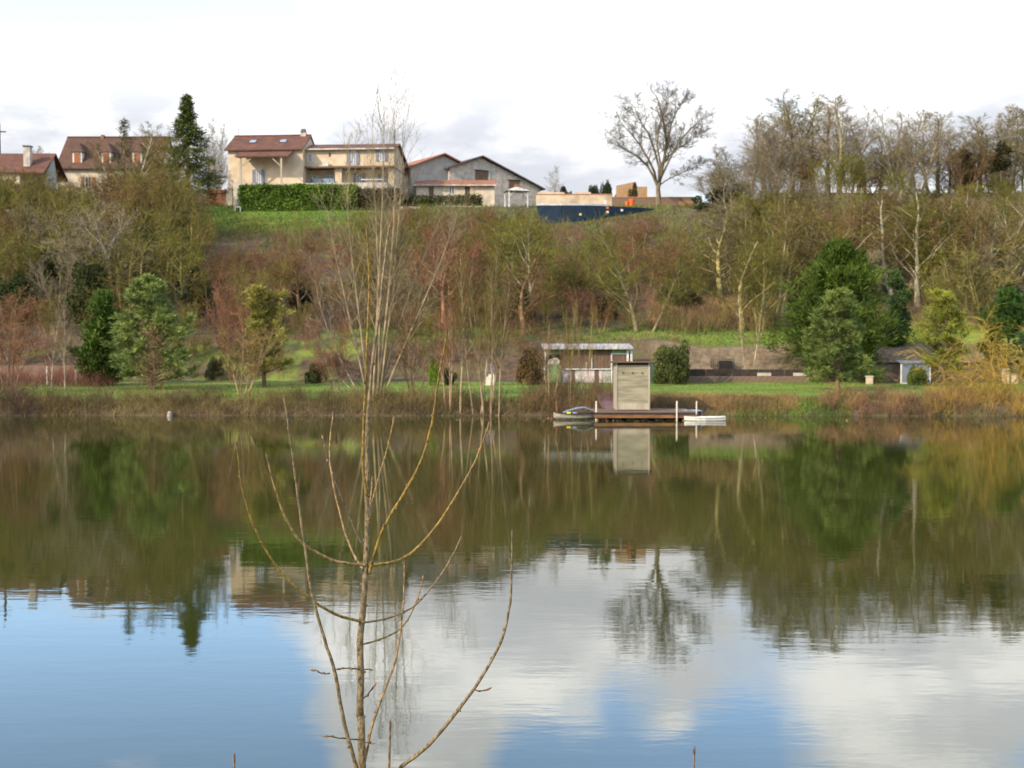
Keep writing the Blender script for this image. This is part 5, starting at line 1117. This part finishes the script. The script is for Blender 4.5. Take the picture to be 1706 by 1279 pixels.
def blades(name, label, seed, n, pa, pb, ya, yb, hts, col, wid, clump=None, lean=.5):
    rng = np.random.default_rng(seed); y = rng.uniform(ya, yb, n); p = rng.uniform(pa, pb, n); x = (p - W0 / 2) / F * y
    if clump is not None: keep = vnoise(x, y, clump[0], seed) > clump[1]; x, y = x[keep], y[keep]
    z = zt(x, y); keep = z > -.03; x, y, z = x[keep], y[keep], z[keep]; n = len(x)
    h = rng.uniform(*hts, n)[:, None]; a = rng.random(n) * 6.28; s = np.stack([np.cos(a), np.sin(a), 0 * a], 1) * wid
    b_ = np.stack([x, y, z - .02], 1); tip = b_ + h * unit(np.stack([rng.normal(size=n) * lean, rng.normal(size=n) * lean, np.ones(n)], 1))
    V = np.stack([b_ - s, b_ + s, tip], 1).reshape(-1, 3)
    tag(link(name, mesh_np(name, [(V, np.arange(3 * n).reshape(-1, 3))], 'dry_grass'), None, col), label, 'grass', kind='stuff')
blades('lawn_grass', 'short green grass of the lakeside lawn', 11, 60000, -60, 1770, 78.6, 95.5, (.05, .13), (.115, .19, .025), .02)
blades('bank_grass', 'long straw coloured grass on the bank by the water', 12, 34000, -60, 1770, 76.0, 79.0, (.25, .6), (.2, .15, .06), .014, (3, .15))
blades('right_bank_grass', 'tawny grass on the bank right of the jetty', 13, 9000, 1085, 1330, 77.2, 79.6, (.2, .5), (.28, .17, .08), .014)
blades('shore_grass', 'green grass running down to the water right of the jetty', 18, 9000, 1225, 1420, 76.3, 79.2, (.12, .35), (.11, .17, .03), .016)
blades('terrace_grass', 'rough green grass of the terrace below the thicket', 14, 16000, 560, 1340, 103, 112, (.1, .3), (.085, .13, .03), .03)
blades('straw_grass', 'tall straw coloured grass at the foot of the right slope', 15, 9000, 1080, 1290, 109, 119, (.5, 1.1), (.32, .21, .11), .03)
blades('house_grass', 'bright green grass of the sloping house lawn', 16, 16000, 332, 620, 147, 162, (.08, .2), (.075, .17, .022), .05)
blades('hill_grass', 'patchy dry and green grass on the upper hillside', 17, 36000, 330, 1200, 118, 162, (.2, .6), (.12, .15, .03), .05, (7, .4))

# ------------------------------------------------------------------ the sapling in the foreground
m, t, b = newmat('young_bark')
oi = nd(t, 'ShaderNodeObjectInfo'); f = noise(t, 110, 4, stretch=(1, 1, .6)); g2 = noise(t, 14, 3)
c = mixc(t, 1.0, oi.outputs['Color'], mixc(t, maprange(t, f, .38, .62, 0, 1), (.55, .52, .5), (1.35, 1.3, 1.25)), 'MULTIPLY')
c = mixc(t, maprange(t, g2, .5, .7, 0, .5), c, (.08, .06, .035))
t.links.new(c, b.inputs['Base Color']); b.inputs['Roughness'].default_value = .6; bump(t, b, f, .5, .002); MATS['young_bark'] = m
def sapling():
    rng = np.random.default_rng(2); y0 = 4.0; bx = at(603, 1279, y0).x; gz = zt1(bx, y0)
    root = empty('sapling', (bx, y0, gz), 0, 'slender leafless sapling with upswept branches on the near bank', 'sapling')
    base = Vector((bx, y0, gz))
    def strand(name, pts, r0, r1, y1, col, ys=None, start=None, buds=0, w=.0):
        ys = y0 if ys is None else ys; n0 = len(pts); c = []
        for i, (a, r_) in enumerate(pts): c.append(np.array(at(a, r_, ys + (y1 - ys) * (i / max(1, n0 - 1)) ** .8) - base))
        if start is not None: c = [np.array(start)] + c
        c = np.array(c); n0 = len(c); s = np.linspace(0, n0 - 1, (n0 - 1) * 4 + 1); i = np.clip(s.astype(int), 0, n0 - 2); u = (s - i)[:, None]
        pm = lambda q: c[np.clip(q, 0, n0 - 1)]
        q0, q1, q2, q3 = pm(i - 1), pm(i), pm(i + 1), pm(i + 2)
        P = .5 * (2 * q1 + (q2 - q0) * u + (2 * q0 - 5 * q1 + 4 * q2 - q3) * u ** 2 + (3 * q1 - q0 - 3 * q2 + q3) * u ** 3)
        r0, r1 = r0 * .72, r1 * .62; nn = len(P); k_ = np.linspace(0, 1, nn); rr = r0 + (r1 - r0) * k_
        P = P + rng.normal(size=P.shape) * .0005; rr = rr * (1 + .10 * (np.arange(nn) % 4 == 0))
        o = link(name, mesh_np(name, [tubes(P[None], rr[None], 10, rng)], 'young_bark', True), root, col)
        bl = []
        for j in range(3, nn - 1, 3):          # alternate buds and scars
            if rng.random() < .8:
                tdir = unit(P[j + 1] - P[j]); sd = unit(np.cross(tdir, rng.normal(size=3))); L_ = rng.uniform(.006, .013)
                bl.append(np.stack([P[j] + sd * rr[j] * .5, P[j] + sd * rr[j] * 1.3 + tdir * L_ * .5, P[j] + sd * rr[j] * 1.2 + tdir * L_]))
        tipd = unit(P[-1] - P[-2]); bl.append(np.stack([P[-1] - tipd * .003, P[-1] + tipd * .006, P[-1] + tipd * .016]))
        bl = np.array(bl); rb_ = np.tile(np.array([[.0032, .0035, .0006]]), (len(bl), 1))
        tag(link('buds', mesh_np(name + '_buds', [tubes(bl, rb_, 6, rng)], 'young_bark', True), o, (.16, .09, .05)), kind='stuff')
        return P
    OLV = (.19, .125, .03); TAN = (.22, .14, .062); GRY = (.165, .122, .07); DRK = (.06, .042, .022)
    strand('trunk', [(603, 1279), (600, 1193), (601, 1120), (600, 1072), (604, 1023), (608, 975), (610, 926), (612, 878), (611, 829), (612, 781), (612, 708), (616, 660), (622, 590), (631, 527), (638, 460), (645, 402), (648, 380)], .0175, .0042, 4.02, GRY, start=(.004, 0, -.05))
    B = 'branch'
    strand(B, [(611, 826), (605, 776), (606, 708), (609, 640), (612, 560), (615, 475), (613, 417), (611, 386)], .0065, .004, 3.9, OLV)
    strand(B, [(616, 952), (632, 897), (651, 858), (680, 810), (704, 762), (719, 708), (727, 655), (734, 612), (741, 576), (745, 553)], .0075, .0038, 3.8, OLV)
    strand(B, [(613, 942), (656, 936), (690, 917), (729, 873), (763, 820), (792, 767), (814, 709)], .0075, .0036, 4.15, OLV)
    strand(B, [(613, 868), (622, 829), (632, 791), (644, 752), (656, 699)], .005, .0035, 4.25, OLV)
    strand(B, [(613, 872), (617, 835), (620, 800)], .004, .003, 4.1, TAN)
    strand(B, [(607, 941), (564, 936), (525, 919), (496, 897), (472, 854), (457, 810), (445, 762)], .0068, .0034, 3.85, TAN)
    strand(B, [(607, 950), (593, 931), (574, 883), (557, 815), (549, 752), (555, 692)], .0055, .0034, 4.2, TAN)
    strand(B, [(612, 914), (598, 897), (574, 839), (554, 791), (545, 762), (538, 730)], .005, .0032, 4.3, DRK)
    strand(B, [(604, 1036), (559, 1023), (520, 999), (467, 951), (428, 888), (404, 815), (395, 743)], .0065, .0034, 3.75, OLV)
    strand(B, [(604, 1037), (651, 1028), (690, 1009), (729, 965), (753, 926), (767, 897)], .0045, .003, 4.4, TAN)
    strand(B, [(602, 1074), (641, 1062), (671, 1043), (695, 999), (705, 963)], .0045, .003, 4.35, OLV)
    strand(B, [(594, 1279), (574, 1207), (559, 1125), (540, 1062), (520, 989), (506, 897), (494, 810), (484, 733), (474, 668)], .0092, .0036, 3.8, GRY, ys=3.92, start=tuple(at(600, 1320, 3.97) - base))
    strand(B, [(666, 1279), (714, 1241), (763, 1183), (801, 1130), (835, 1067), (850, 1004), (852, 951), (853, 890)], .0095, .0036, 3.85, GRY, ys=3.95, start=tuple(at(604, 1330, 3.99) - base))
    strand(B, [(610, 1256), (622, 1202), (641, 1149), (661, 1091), (671, 1018), (673, 975), (674, 932)], .007, .0032, 4.2, TAN, ys=4.02, start=tuple(at(602, 1292, 4.0) - base))
    for a in ([(549, 1122), (538, 1122), (525, 1116)], [(600, 1115), (583, 1113), (566, 1114)], [(603, 1115), (617, 1115)], [(600, 1232), (572, 1230), (545, 1226)], [(603, 1235), (618, 1238)], [(789, 1149), (800, 1151), (812, 1149)], [(603, 1166), (613, 1156), (623, 1143)]):
        strand('twig', a, .0034, .0026, 3.95, DRK, ys=3.93 if a[0][0] in (549,) else 3.97)
sapling()
for p, rtop, y, lb in ((649, 1212, 3.9, 'short bare shoot right of the foreground sapling trunk'), (1158, 1257, 4.2, 'tip of a bare shoot at the bottom edge right of centre'), (388, 1269, 4.1, 'tip of a bare shoot at the bottom edge left of the sapling')):
    a = at(p, rtop, y); zb = zt1(a.x, y); o = empty('bare_shoot', (a.x, y, zb), 0, lb, 'shoot', 'bare shoots on the near bank')
    rng = np.random.default_rng(p); hh = a.z - zb; k_ = np.linspace(0, 1, 12)
    P = np.stack([.015 * np.sin(k_ * 4 + p) * (1 - k_) + (1 - k_) * -.03, .02 * k_, k_ * hh - .03 * (1 - k_)], 1)
    link('stem', mesh_np('shoot', [tubes(P[None], np.linspace(.006, .0035, 12)[None], 8, rng)], 'young_bark', True), o, (.16, .11, .07))
    link('bud', mesh_np('shoot_bud', [tubes(np.array([[[0, .02, hh - .004], [0, .02, hh + .008], [.002, .02, hh + .022]]]), np.array([[.004, .0045, .0008]]), 6, rng)], 'young_bark', True), o, (.14, .08, .06))
